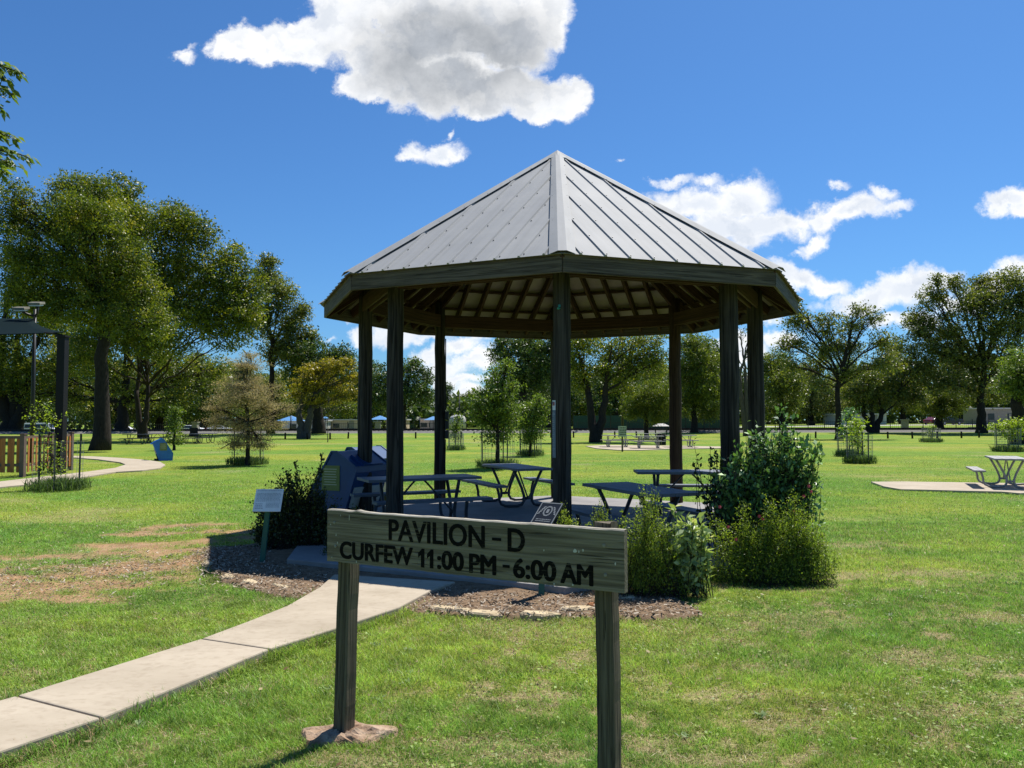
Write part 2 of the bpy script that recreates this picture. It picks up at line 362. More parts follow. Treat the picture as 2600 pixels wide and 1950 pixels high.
SMALL = [(405, 125, 24, 22, 30), (400, 110, 30, 8, 30), (905, 325, 24, 28, 50), (955, 325, 50, 22, 15), (985, 325, 34, 14, 5), (975, 285, 16, 9, 45),
 (1440, 388, 52, 17, 12), (1520, 382, 50, 16, 8), (1585, 400, 60, 16, -10), (1500, 440, 110, 42, 8), (1600, 430, 85, 45, 5), (1560, 490, 95, 42), (1640, 490, 90, 42, 5), (1700, 480, 60, 30), (1615, 525, 48, 28),
 (1770, 470, 70, 28, 4), (1850, 455, 80, 28, 5), (1925, 452, 50, 15, 6), (1905, 424, 30, 17, -20), (1812, 403, 28, 11, 8), (1750, 518, 44, 20, 22), (1715, 538, 32, 9, 15),
 (2185, 438, 58, 30, 5), (2205, 450, 40, 24), (1735, 600, 75, 28), (1790, 608, 55, 22), (1690, 590, 40, 28), (1880, 640, 100, 36, 8), (1960, 615, 100, 42, 12), (2020, 600, 60, 32, 10), (1850, 665, 70, 14),
 (2130, 610, 80, 30, 18), (2200, 585, 60, 34), (2080, 650, 70, 24), (1990, 690, 50, 22, 25), (1920, 700, 60, 18),
 (275, 445, 34, 16), (845, 726, 74, 26, 8), (780, 738, 40, 18), (930, 732, 60, 12), (990, 752, 56, 24, 10), (940, 772, 50, 20), (960, 800, 58, 22), (1030, 780, 60, 24, 15), (1060, 735, 60, 12), (1000, 822, 70, 15), (1070, 820, 50, 16), (1010, 850, 90, 18), (960, 870, 80, 16), (1050, 880, 100, 22),
 (760, 700, 22, 10), (700, 740, 16, 8), (1610, 760, 60, 40), (1610, 850, 60, 40), (1690, 740, 40, 20), (1660, 700, 30, 12), (1345, 335, 10, 6)]
fm = field(MAIN); fs = field([(b_[0], b_[1], b_[2] * 1.14, b_[3] * 1.18) + tuple(b_[4:]) for b_ in SMALL])
nz3 = W.n('ShaderNodeTexNoise'); nz3.inputs['Scale'].default_value = 95; nz3.inputs['Detail'].default_value = 4; nz3.inputs['Roughness'].default_value = .7; W.l(Pd, nz3.inputs['Vector'])
rag = W.math('ADD', W.math('MULTIPLY', W.math('SUBTRACT', nz2.outputs['Fac'], .5), .95), W.math('MULTIPLY', W.math('SUBTRACT', nz3.outputs['Fac'], .5), .38))
rag2 = W.math('MULTIPLY', W.math('SUBTRACT', nz.outputs['Fac'], .5), .55)
fmr = W.math('ADD', W.math('MINIMUM', W.math('MULTIPLY', fm, 2.0), 1.2), W.math('ADD', rag, rag2)); fsr = W.math('ADD', W.math('MULTIPLY', fs, 1.25), W.math('ADD', W.math('MULTIPLY', rag, .9), rag2))
def smooth(f, a, b):
    q = W.n('ShaderNodeMapRange', interpolation_type='SMOOTHSTEP'); q.inputs['From Min'].default_value = a; q.inputs['From Max'].default_value = b; W.l(f, q.inputs['Value']); return q.outputs[0]
am = smooth(fmr, -.06, .62); as_ = smooth(fsr, -.06, .62)
# a thick cloud is greyer in its middle (less light gets through), with slow billows
nb = W.n('ShaderNodeTexNoise'); nb.inputs['Scale'].default_value = 7; nb.inputs['Detail'].default_value = 6; nb.inputs['Roughness'].default_value = .55; W.l(Pd, nb.inputs['Vector'])
thick = W.math('ADD', fm, W.math('MULTIPLY', W.math('SUBTRACT', nb.outputs['Fac'], .5), 1.3))
dg = ray(985 * DS, 120 * DS); mpg = W.n('ShaderNodeMapping', vector_type='TEXTURE'); mpg.inputs['Location'].default_value = (dg[0] / dg[1], dg[2] / dg[1], 0); mpg.inputs['Scale'].default_value = (300 * DS / F, 165 * DS / F, 1); W.l(Pd, mpg.inputs['Vector'])
lg = W.n('ShaderNodeVectorMath', operation='LENGTH'); W.l(mpg.outputs[0], lg.inputs[0])
core = W.math('MULTIPLY', smooth(W.math('ADD', lg.outputs['Value'], W.math('MULTIPLY', W.math('SUBTRACT', nb.outputs['Fac'], .5), 1.1)), 1.15, .35), smooth(thick, .0, .4))
bil = W.math('ADD', W.math('MULTIPLY', W.math('SUBTRACT', nb.outputs['Fac'], .5), 1.7), W.math('MULTIPLY', W.math('SUBTRACT', nz2.outputs['Fac'], .5), .7))
soft = smooth(W.math('ADD', fm, W.math('MULTIPLY', bil, .5)), .1, .6)
cm = W.mix(W.math('MULTIPLY', smooth(bil, -.25, .45), soft), (1.0, 1.0, 1.0), (.80, .83, .88)); cm = W.mix(W.math('MULTIPLY', core, .95), cm, W.mix(smooth(bil, -.4, .3), (.54, .565, .60), (.33, .355, .39)))
def nz_at(vec):
    q = W.n('ShaderNodeTexNoise'); q.inputs['Scale'].default_value = 15; q.inputs['Detail'].default_value = 5; q.inputs['Roughness'].default_value = .55; W.l(vec, q.inputs['Vector']); return q.outputs['Fac']
sh = W.n('ShaderNodeVectorMath', operation='ADD'); W.l(Pd, sh.inputs[0]); sh.inputs[1].default_value = (.010, .016, 0)
emb = W.math('ADD', .5, W.math('MULTIPLY', W.math('SUBTRACT', nz_at(Pd), nz_at(sh.outputs[0])), 3.2))
cm = W.mix(smooth(emb, .62, .2), cm, W.mix(1.0, cm, (.86, .88, .91), 'MULTIPLY'))
cs = W.mix(smooth(W.math('ADD', W.math('MULTIPLY', fs, .8), bil), .1, .8), (1.0, 1.0, 1.0), (.74, .79, .87))
cs = W.mix(smooth(emb, .6, .2), cs, W.mix(1.0, cs, (.88, .90, .93), 'MULTIPLY'))
st10 = .76 / .075
sky_s = W.mix(1.0, tint, (1, 1, 1), 'MULTIPLY')
def times(c, k): return W.mix(1.0, c, (k, k, k), 'MULTIPLY')
c1 = W.mix(as_, sky_s, times(cs, st10)); c2 = W.mix(am, c1, times(cm, st10))
W.l(c2, bg.inputs[0]); W.l(bg.outputs[0], wo.inputs[0])
sl = bpy.data.lights.new('sun', 'SUN'); so = bpy.data.objects.new('sun', sl); COL.objects.link(so); sl.energy = 5.0; sl.angle = R(.53); sl.color = (1, .955, .88)
so.rotation_euler = SUN.to_track_quat('Z', 'Y').to_euler(); so.location = (20, 30, 60)
scene.view_settings.view_transform = 'Standard'; scene.view_settings.look = 'None'; scene.view_settings.exposure = 0.55
scene.cycles.max_bounces = 6; scene.cycles.diffuse_bounces = 3; scene.cycles.transmission_bounces = 3; scene.cycles.glossy_bounces = 2; scene.cycles.transparent_max_bounces = 4
scene.cycles.use_denoising = True; scene.cycles.denoiser = 'OPENIMAGEDENOISE'; scene.cycles.denoising_prefilter = 'NONE'; scene.cycles.denoising_input_passes = 'RGB_ALBEDO_NORMAL'; scene.cycles.sample_clamp_indirect = 4; scene.cycles.sample_clamp_direct = 12
w.cycles.sampling_method = 'NONE'

# ------------------------------------------------------------------ layout constants
PC = np.array([.82, 14.02]); PROT = -.045; PR, ER, ZT, ZB, ZA, SLZ = 3.448, 4.21, 3.886, 3.64, 6.557, .11
SC = np.array([.75, 13.0]); SR = 4.9; BEDR = 5.75
def octa(c, r, rot=PROT): return [(c[0] + r * math.cos(rot - math.pi / 2 + k * math.pi / 4), c[1] + r * math.sin(rot - math.pi / 2 + k * math.pi / 4)) for k in range(8)]
def inpoly(x, y, poly):
    c = np.zeros(x.shape, bool); n = len(poly)
    for i in range(n):
        (x1, y1), (x2, y2) = poly[i][:2], poly[(i + 1) % n][:2]
        c ^= ((y1 > y) != (y2 > y)) & (x < (x2 - x1) * (y - y1) / (y2 - y1 + 1e-12) + x1)
    return c
PZ = .068
def dl(lst, z): return [tuple(D(a, b, z)[:2]) for a, b in lst]
pathL = dl([(-300, 1608), (0, 1512), (36, 1502), (435, 1379), (540, 1340), (620, 1308), (690, 1268), (722, 1240), (728, 1218)], PZ)
pathR = dl([(-300, 1730), (0, 1622), (219, 1549), (582, 1401), (720, 1358), (860, 1312), (930, 1275), (985, 1256), (1010, 1246)], PZ)
PATH_ALL = pathL + pathR[::-1]
s4 = lambda lst: [tuple(S(a * .22604, 1000 + b * .22604)[:2]) for a, b in lst]
curve_path = s4([(-600, 1105), (0, 1060), (320, 1030), (700, 988), (1000, 935), (1300, 886), (1600, 868), (1800, 842), (1858, 805), (1800, 772), (1650, 748), (1300, 722), (1050, 708), (700, 700), (500, 715), (830, 722), (1100, 742), (1350, 776), (1412, 800), (1300, 838), (1000, 880), (650, 920), (300, 960), (0, 995), (-600, 1030)])
s8 = lambda lst, z=0: [tuple(S(2000 + a * .27125, 950 + b * .27125, z)[:2]) for a, b in lst]
right_pad = s8([(780, 1018), (1100, 1016), (1500, 1022), (1900, 1028), (2400, 1035), (3400, 1060), (3400, 1210), (2300, 1120), (2180, 1128), (2000, 1112), (1560, 1102), (1300, 1094), (1060, 1090), (900, 1062)])
s7 = lambda lst: [tuple(S(1500 + a * .22604, 950 + b * .22604)[:2]) for a, b in lst]
far_pad = s7([(-60, 812), (150, 800), (900, 808), (1500, 818), (1500, 836), (900, 842), (560, 858), (300, 856), (60, 838)])
SLAB = [(SC[0] + (x - SC[0]) * f_, SC[1] + (y - SC[1]) * f_) for (x, y), f_ in zip(octa(SC, SR), (1, .86, .80, .95, 1, .95, .82, .97))]
FENCE_L = np.array([-17.6, 24.2])
NOGRASS = [PATH_ALL, curve_path, right_pad, far_pad, SLAB]
def bed_mask(x, y):
    dx, dy = x - SC[0], y - SC[1]; a = np.degrees(np.arctan2(dy, dx)); r = np.hypot(dx, dy)
    edge = BEDR + .25 * (fbm(a / 9 + 50, a * 0 + 3, 5) - .5) - .4 * sstep(-128, -150, a)
    return (r < edge) & (a < -80) & (a > -160)
def ell(x, y, c, a, b, rot=0):
    dx, dy = x - c[0], y - c[1]; ca, sa = math.cos(rot), math.sin(rot); u = (dx * ca + dy * sa) / a; v = (-dx * sa + dy * ca) / b
    return np.hypot(u, v)
DIRT = []
for (px, py, rx, ry, rot) in [(300, 1225, 1.7, .85, .25), (180, 1262, 1.7, .75, .35), (60, 1290, 1.6, .7, .4), (400, 1150, 1.5, .45, .3), (330, 1172, 1.7, .42, .25), (455, 1132, 1.5, .32, .3), (120, 1240, 1.6, .5, .35), (250, 1195, 2.2, .35, .28)]:
    DIRT.append((D(px, py)[:2], rx, ry, rot))
TAN = []
for (px, py, rx, ry) in [(1640, 1440, .35, .2), (1560, 1380, .3, .2), (1990, 1420, .45, .25), (1700, 1560, .35, .18), (1560, 1640, .4, .12), (2060, 1530, .5, .2), (1800, 1240, .6, .25), (2030, 1235, .5, .3), (2120, 1330, .5, .2), (1400, 1600, .3, .14), (1430, 1330, .4, .18), (1000, 1600, .5, .1), (1150, 1630, .4, .1), (820, 1640, .5, .12), (1850, 1175, 1.1, .35), (1620, 1500, .5, .15)]:
    TAN.append((D(px, py)[:2], rx, ry, 0))
def lawn(x, y):
    """dirt 0..1, tan 0..1, yellow 0..1"""
    n = fbm(x * 1.3, y * 1.3, 11); n2 = fbm(x * 4, y * 4, 21, 3)
    d = np.zeros_like(x)
    for c, a, b, r in DIRT: d = np.maximum(d, sstep(1.15, .35, ell(x, y, c, a, b, r) + (n - .5) * 2.2 + (n2 - .5) * 1.8))
    n3 = fbm(x * 9, y * 9, 27, 3); near = sstep(15, 6, y)
    t_ = np.zeros_like(x)
    for c, a, b, r in TAN: t_ = np.maximum(t_, .85 * sstep(1.2, .2, ell(x, y, c, a, b, r) + (n2 - .5) * 2.6 + (n3 - .5) * 2.0))
    wgt = np.where(x > -.2, 1.0, .45) * (.45 + 1.1 * sstep(.35, .65, fbm(x * .5 + 4, y * .5, 37)))
    t_ = np.maximum(t_, near * wgt * sstep(.53, .70, n2 * .5 + n3 * .55) * .85)
    t_ = np.clip(np.maximum(t_, sstep(.62, .8, fbm(x * .35 + 9, y * .55, 33)) * .5), 0, 1)
    yel = sstep(.38, .7, fbm(x * .22, y * .30 + 40, 44)) * .7 + .3 * sstep(.4, .7, fbm(x * 1.1 + 7, y * 1.1, 55))
    yel = np.clip(yel + np.where(x > .5, .12, -.05) * near, 0, 1)
    return d, t_, yel
def terrain(x, y):
    return sstep(106, 140, y) * np.clip(x / 95, -.75, .8) * .95 + .20 * sstep(84, 97, y) * sstep(116, 105, y)

# ------------------------------------------------------------------ ground
def axis(lo, hi, f0, f1, step, g):
    a = list(np.arange(f0, f1, step)); s = step; p = f1
    while p < hi: a.append(p); s *= g; p += s
    a.append(hi); s = step * g; p = f0 - s; b = []
    while p > lo: b.append(p); s *= g; p -= s
    b.append(lo); return np.array(b[::-1] + a)
gx = axis(-900, 900, -6.5, 6.5, .07, 1.06); gy = axis(-60, 1400, 2.6, 12, .07, 1.04)
X, Y = np.meshgrid(gx, gy)
d_, t_, y_ = lawn(X, Y)
Z = terrain(X, Y) + (fbm(X * .8, Y * .8, 3) - .5) * .03 * (Y < 60) + (fbm(X * 5, Y * 5, 8, 3) - .5) * .014 * (Y < 14) - .015
for P_ in (PATH_ALL, SLAB): Z = np.where(inpoly(X, Y, P_), np.minimum(Z, -.01), Z)
t = NT('lawn_ground'); at = t.n('ShaderNodeAttribute', attribute_name='gm'); sp_ = t.n('ShaderNodeSeparateColor'); t.l(at.outputs['Color'], sp_.inputs[0])
tc = t.n('ShaderNodeTexCoord'); pos = tc.outputs['Object']
na = t.noise(pos, .35, 5, .6); nb_ = t.noise(pos, 3.0, 5, .6); nc = t.noise(pos, 55, 4, .7); nd = t.noise(pos, 14, 4, .65)
mps = t.n('ShaderNodeMapping'); mps.inputs['Scale'].default_value = (.25, 1, 1); t.l(pos, mps.inputs['Vector']); ne = t.noise(mps.outputs[0], .18, 4, .6)
green = t.ramp(nd, [(.3, (.075, .155, .02)), (.7, (.165, .28, .038))])
yell = t.ramp(nd, [(.3, (.19, .225, .025)), (.7, (.30, .32, .05))])
yf = t.math('ADD', t.math('MULTIPLY', sp_.outputs[2], .75), t.math('MULTIPLY', t.math('SUBTRACT', ne, .45), 2.4))
yf = t.math('MINIMUM', t.math('MAXIMUM', yf, 0.0), 1.0)
g1 = t.mix(yf, green, yell)
straw = t.ramp(nc, [(.3, (.24, .18, .085)), (.7, (.50, .41, .25))])
tf = t.math('MULTIPLY', sp_.outputs[1], t.ramp(nd, [(.35, (.25, .25, .25)), (.6, (1, 1, 1))]))
far_tan = t.ramp(t.noise(mps.outputs[0], .11, 5, .65), [(.56, (0, 0, 0)), (.7, (1, 1, 1))])
g2 = t.mix(tf, g1, straw); g2 = t.mix(t.math('MULTIPLY', far_tan, .65), g2, (.32, .27, .10))
soil = t.ramp(t.math('ADD', t.math('MULTIPLY', nb_, .5), t.math('MULTIPLY', nc, .5)), [(.3, (.23, .12, .06)), (.55, (.42, .26, .15)), (.75, (.58, .43, .29))])
df = t.math('MULTIPLY', sp_.outputs[0], t.ramp(nd, [(.3, (.55, .55, .55)), (.55, (1, 1, 1))]))
g3 = t.mix(df, g2, soil)
vary = t.ramp(t.math('ADD', t.math('MULTIPLY', t.noise(pos, 1.7, 5, .65), .6), t.math('MULTIPLY', nc, .4)), [(.3, (.62, .66, .6)), (.52, (1, 1, 1)), (.72, (1.28, 1.22, 1.1))])
g3 = t.mix(1.0, g3, vary, 'MULTIPLY')
t.bsdf(g3, .95, .1, bump=t.math('ADD', nc, t.math('MULTIPLY', nd, 1.5)), bd=.03, bs=.8); M['ground'] = t.m
me = grid_mesh('lawn', X, Y, Z, M['ground'], {'gm': np.stack([d_, t_, y_], -1)})
tag(link('ground', me), 'wide mown park lawn with green, yellow and bare patches', None, None, 'structure')

# paths and pads
def slab_obj(name, polys, z0, z1, mat, label):
    mb = MB()
    for p in polys: mb.prism(p, z0, z1)
    o = mb.build(name, mat); 
    bv = o.modifiers.new('edge', 'BEVEL'); bv.width = .012; bv.segments = 2; bv.limit_method = 'ANGLE'
    return tag(o, label, None, None, 'structure')
def lerp(a, b, t): return tuple(np.array(a) * (1 - t) + np.array(b) * t)
def cut(i): return pathL[i], pathR[i]
segs = []
for (i0, i1) in ((0, 2), (2, 3), (3, 7)):
    L_ = [pathL[i] for i in range(i0, i1 + 1)]; R_ = [pathR[i] for i in range(i0, i1 + 1)]
    g = .007
    def sh(a, b): v = np.array(b) - np.array(a); return tuple(np.array(a) + v / np.linalg.norm(v) * g)
    L_[0], L_[-1] = sh(L_[0], L_[1]), sh(L_[-1], L_[-2]); R_[0], R_[-1] = sh(R_[0], R_[1]), sh(R_[-1], R_[-2])
    segs.append(L_ + R_[::-1])
segs = [s[::-1] if sum((s[i][0] * s[(i + 1) % len(s)][1] - s[(i + 1) % len(s)][0] * s[i][1]) for i in range(len(s))) < 0 else s for s in segs]
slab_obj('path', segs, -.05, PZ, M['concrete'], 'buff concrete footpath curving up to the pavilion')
def sheet(name, poly, z, mat, label):
    mb = MB(); 
    if sum((poly[i][0] * poly[(i + 1) % len(poly)][1] - poly[(i + 1) % len(poly)][0] * poly[i][1]) for i in range(len(poly))) < 0: poly = poly[::-1]
    mb.prism(poly, -.05, z); return tag(mb.build(name, mat), label, None, None, 'structure')
sheet('path', curve_path, .03, M['concrete'], 'narrow tan footpath bending round by the blue bin')
sheet('pavement', right_pad, .035, M['concrete'], 'concrete pad under the grey picnic table on the lawn')
sheet('pavement', far_pad, .03, M['concrete'], 'pale concrete pad under the far group of picnic tables')

# mulch bed ring
ang = np.linspace(R(-160), R(-80), 150); rad = np.linspace(4.2, 5.75, 26); AA, RR = np.meshgrid(ang, rad)
edge = BEDR + .25 * (fbm(np.degrees(AA) / 9 + 50, AA * 0 + 3, 5) - .5) - .4 * sstep(-128, -150, np.degrees(AA)); RR2 = 4.2 + (RR - 4.2) / 1.55 * (edge - 4.2)
BX, BY = SC[0] + RR2 * np.cos(AA), SC[1] + RR2 * np.sin(AA)
BZ = .012 + .03 * fbm(BX * 3, BY * 3, 61); BZ += .05 * np.clip(1 - (RR - 4.2) / 1.0, 0, 1); BZ[-1] = -.02
M['mulch'] = mottled('dark_mulch', (.12, .078, .048), (.23, .16, .10), 10, .95, .1, bump=.02, c3=(.25, .17, .11), s3=60, f3=.7)
tag(link('mulch_bed', grid_mesh('mulch_bed', BX, BY, BZ, M['mulch'])), 'curved planting bed of brown bark mulch in front of pavilion', None, None, 'structure')
n = 8000; a = rng.uniform(R(-160), R(-80), n); r = np.minimum(rng.uniform(4.3, 5.9, n), 5.75 + rng.normal(0, .12, n) - .4 * sstep(-128, -150, np.degrees(a)))
cx, cy = SC[0] + r * np.cos(a), SC[1] + r * np.sin(a); extra = 2600
pd = np.array([DIRT[[0, 3, 0, 6, 1][i % 5]][0] + rng.normal(0, 1, 2) * np.array([.8, .5]) for i in range(extra)]); cx = np.r_[cx, pd[:, 0]]; cy = np.r_[cy, pd[:, 1]]
k = ~inpoly(cx, cy, PATH_ALL) & ~inpoly(cx, cy, SLAB); cx, cy = cx[k], cy[k]; n = len(cx)
def rot_frames(n, tilt):
    yaw = rng.uniform(0, 2 * np.pi, n); d = np.stack([np.cos(yaw), np.sin(yaw), rng.normal(0, tilt, n)], -1); d /= np.linalg.norm(d, axis=1)[:, None]
    s = np.stack([-np.sin(yaw), np.cos(yaw), rng.normal(0, tilt, n)], -1); s /= np.linalg.norm(s, axis=1)[:, None]; return d, s
d3, s3 = rot_frames(n, .35); L = rng.uniform(.006, .026, n)[:, None]; Wd = rng.uniform(.003, .008, n)[:, None]
c = np.stack([cx, cy, .035 + rng.uniform(0, .02, n)], -1)
chip = np.stack([c - d3 * L - s3 * Wd, c + d3 * L - s3 * Wd, c + d3 * L + s3 * Wd, c - d3 * L + s3 * Wd], 1)
base = np.array([[.30, .235, .17], [.20, .15, .105], [.41, .35, .27], [.11, .08, .055]])[rng.integers(0, 4, n)] * rng.uniform(.7, 1.2, (n, 1))
tag(link('bark_mulch', quads_mesh('bark_mulch', chip, M['chips'], {'gc': base})), 'loose bark chips scattered over the beds', 'mulch', None, 'stuff')

# ------------------------------------------------------------------ grass blades
def blades(n, y0, y1, hgt, wid, gx0=-1, flat_=.35):
    yy = np.sqrt(rng.uniform(y0 ** 2, y1 ** 2, n)); xx = rng.uniform(-1, 1, n) * (yy * .70 + .6)
    return xx, yy
allV, allC = [], []
def add_blades(xx, yy, hgt, wid, lean=.85, force=None, lush=None):
    d, tn, ye = lawn(xx, yy); n = len(xx)
    keep = np.ones(n, bool)
    for P_ in NOGRASS: keep &= ~inpoly(xx, yy, P_)
    u = rng.random(n)
    bm = bed_mask(xx, yy); keep &= (~bm | (u < .02 + .5 * sstep(BEDR - .5, BEDR + .1, np.hypot(xx - SC[0], yy - SC[1]) + .4 * sstep(-128, -150, np.degrees(np.arctan2(yy - SC[1], xx - SC[0]))))))
    keep &= (u > d * .93) & (u > tn * .35)
    xx, yy, d, tn, ye = xx[keep], yy[keep], d[keep], tn[keep], ye[keep]; n = len(xx)
    yaw = rng.uniform(0, 2 * np.pi, n); dirv = np.stack([np.cos(yaw), np.sin(yaw), np.zeros(n)], -1); sd = np.stack([-np.sin(yaw), np.cos(yaw), np.zeros(n)], -1)
    tall = fbm(xx * 1.7, yy * 1.7, 71)
    h = hgt * rng.uniform(.45, 1.25, n) * (.55 + .9 * tall) * (1 - .45 * tn) * (1 - .4 * d)
    ln = np.abs(rng.normal(lean, .35, n))[:, None] * h[:, None]
    z0 = -.018; b = np.stack([xx, yy, np.full(n, z0)], -1); w_ = (wid * rng.uniform(.7, 1.3, n))[:, None]
    mid = b + dirv * ln * .35 + np.array([0, 0, 1]) * (h * .62)[:, None]; tip = b + dirv * ln + np.array([0, 0, 1]) * h[:, None]
    V = np.stack([b - sd * w_ * .6, mid - sd * w_ * .5 + sd * w_ * 0, tip, mid + sd * w_ * .5], 1)
    V[:, 0] = b
    cl_ = (.38 + 1.3 * fbm(xx * 8, yy * 8, 77, 3))[:, None]
    g = (np.array([.125, .25, .034]) * (1 - ye[:, None]) + np.array([.25, .345, .048]) * ye[:, None]) * cl_ * 1.3
    q = rng.random(n); st = (q < .05 + .55 * tn + .3 * d)
    g = np.where(st[:, None], np.array([.46, .37, .20]), g); g = g * rng.uniform(.65, 1.4, (n, 1)); g[:, 0] *= rng.uniform(.85, 1.2, n)
    allV.append(V.astype(np.float32)); allC.append(g.astype(np.float32))
for (n, a, b, h, w_) in ((150000, 2.9, 5.2, .036, .0034), (170000, 5.2, 8.5, .04, .0042), (130000, 8.5, 14, .042, .0062), (90000, 14, 24, .036, .010), (36000, 24, 40, .03, .018)):
    xx, yy = blades(n, a, b, h, w_); k = rng.random(n) < sstep(44, 14, yy) + .15; add_blades(xx[k], yy[k], h, w_)
    xx, yy = blades(n, a, b, h, w_); add_blades(xx, yy, h, w_)
# dead straw lying flat on the thin places
n = 60000; xx, yy = blades(n, 2.9, 9.5, 0, 0); _, tn, _ = lawn(xx, yy); k = (rng.random(n) < tn * .9 + .06) & ~inpoly(xx, yy, PATH_ALL) & ~inpoly(xx, yy, SLAB) & ~bed_mask(xx, yy); xx, yy = xx[k], yy[k]; n = len(xx)
d3, s3 = rot_frames(n, .12); c = np.stack([xx, yy, rng.uniform(.0, .014, n)], -1); L = rng.uniform(.012, .035, n)[:, None]; wd = rng.uniform(.0012, .0026, n)[:, None]
allV.append(np.stack([c - d3 * L, c + s3 * wd, c + d3 * L, c - s3 * wd], 1).astype(np.float32)); allC.append((np.array([[.46, .37, .21], [.30, .21, .11], [.58, .50, .33]])[rng.integers(0, 3, n)] * rng.uniform(.7, 1.2, (n, 1))).astype(np.float32))
# longer, lusher grass along the path edges, posts and stones
def edge_pts(pts, n, off):
    P_ = np.array(pts); seg = rng.integers(0, len(P_) - 1, n); t_ = rng.random(n)[:, None]
    q = P_[seg] * (1 - t_) + P_[seg + 1] * t_; return q + rng.normal(0, off, (n, 2))
q = np.r_[edge_pts(pathR, 16000, .05), edge_pts(pathL, 9000, .05)]
add_blades(q[:, 0], q[:, 1], .085, .0042, .9)
a_ = rng.uniform(R(-160), R(-80), 9000); q = np.stack([SC[0] + np.cos(a_) * (rq_ := rng.normal(BEDR + .05, .16, 9000) - .4 * sstep(-128, -150, np.degrees(a_))), SC[1] + np.sin(a_) * rq_], -1); add_blades(q[:, 0], q[:, 1], .06, .0042, .9)
# low broad-leaved weeds between the blades
n = 26000; yy = np.sqrt(rng.uniform(2.9 ** 2, 9 ** 2, n)); xx = rng.uniform(-1, 1, n) * (yy * .68 + .4)
k = (fbm(xx * .9 + 3, yy * .9, 91) > .47) & ~inpoly(xx, yy, PATH_ALL) & ~inpoly(xx, yy, SLAB) & ~bed_mask(xx, yy); xx, yy = xx[k], yy[k]; n = len(xx)
d3, s3 = rot_frames(n, .3); c = np.stack([xx, yy, rng.uniform(.004, .028, n)], -1); L = rng.uniform(.006, .014, n)[:, None]
allV.append(np.stack([c - d3 * L, c + s3 * L * .8, c + d3 * L, c - s3 * L * .8], 1).astype(np.float32)); allC.append((np.array([.22, .31, .05]) * rng.uniform(.6, 1.5, (n, 1))).astype(np.float32))
n = 420; yy = np.sqrt(rng.uniform(3 ** 2, 15 ** 2, n)); xx = rng.uniform(-1, 1, n) * yy * .68; k = ~inpoly(xx, yy, SLAB) & ~inpoly(xx, yy, PATH_ALL); xx, yy = xx[k], yy[k]; n = len(xx)
d3, s3 = rot_frames(n, .25); c = np.stack([xx, yy, np.where(inpoly(xx, yy, PATH_ALL), .074, rng.uniform(.02, .035, n))], -1); L = rng.uniform(.012, .028, n)[:, None]
allV.append(np.stack([c - d3 * L, c + s3 * L * .5, c + d3 * L, c - s3 * L * .5], 1).astype(np.float32)); allC.append((np.array([[.30, .19, .09], [.42, .33, .17], [.20, .12, .06]])[rng.integers(0, 3, n)] * rng.uniform(.7, 1.3, (n, 1))).astype(np.float32))
for _ in range(60):                     # low weed rosettes with pale broad leaves
    y0 = math.sqrt(rng.uniform(3.2 ** 2, 11 ** 2)); x0 = rng.uniform(-.6, .66) * y0; m_ = int(rng.integers(9, 22))
    if inpoly(np.array([x0]), np.array([y0]), PATH_ALL)[0] or inpoly(np.array([x0]), np.array([y0]), SLAB)[0]: continue
    a = rng.uniform(0, 6.28, m_); d0 = np.stack([np.cos(a), np.sin(a), rng.uniform(.1, .9, m_)], -1); d0 /= np.linalg.norm(d0, axis=1)[:, None]; sd = np.stack([-np.sin(a), np.cos(a), 0 * a], -1)
    c = np.array([x0, y0, .0]) + rng.normal(0, .02, (m_, 3)) * np.array([1, 1, 0]); L = rng.uniform(.022, .05, m_)[:, None]
    allV.append(np.stack([c, c + d0 * L * .55 + sd * L * .2, c + d0 * L, c + d0 * L * .55 - sd * L * .2], 1).astype(np.float32)); allC.append((np.array([.24, .32, .13]) * rng.uniform(.7, 1.4, (m_, 1))).astype(np.float32))
GV, GC = np.concatenate(allV), np.concatenate(allC)
tag(link('grass', quads_mesh('grass', GV, M['blade'], {'gc': GC})), 'short green and straw coloured grass growing on the lawn', 'grass', None, 'stuff')

# ------------------------------------------------------------------ leaves, trees, shrubs
def unit(v): return v / (np.linalg.norm(v, axis=-1, keepdims=True) + 1e-9)
def leaves(C, size, aspect=.5, droop=-.2, up=.6, dirs=None, fold=.18):
    """rhombus leaves at the points C"""
    n = len(C); d = unit(rng.normal(0, 1, (n, 3)) + np.array([0, 0, droop])) if dirs is None else unit(dirs)
    nr = unit(rng.normal(0, 1, (n, 3)) + np.array([0, 0, up * 2])); s = unit(np.cross(d, nr)); nn = np.cross(s, d)
    L = (size * rng.uniform(.65, 1.3, n))[:, None]
    return np.stack([C, C + d * L * .45 + s * L * aspect * .5 + nn * L * fold * .5, C + d * L, C + d * L * .45 - s * L * aspect * .5 + nn * L * fold * .5], 1)
def sphere(n, p=.45): return unit(rng.normal(0, 1, (n, 3))) * (rng.random((n, 1)) ** p)
def bez(p0, p1, p2, k=7):
    t_ = np.linspace(0, 1, k)[:, None]; return (1 - t_) ** 2 * p0 + 2 * t_ * (1 - t_) * p1 + t_ ** 2 * p2
NLEAF = [0]
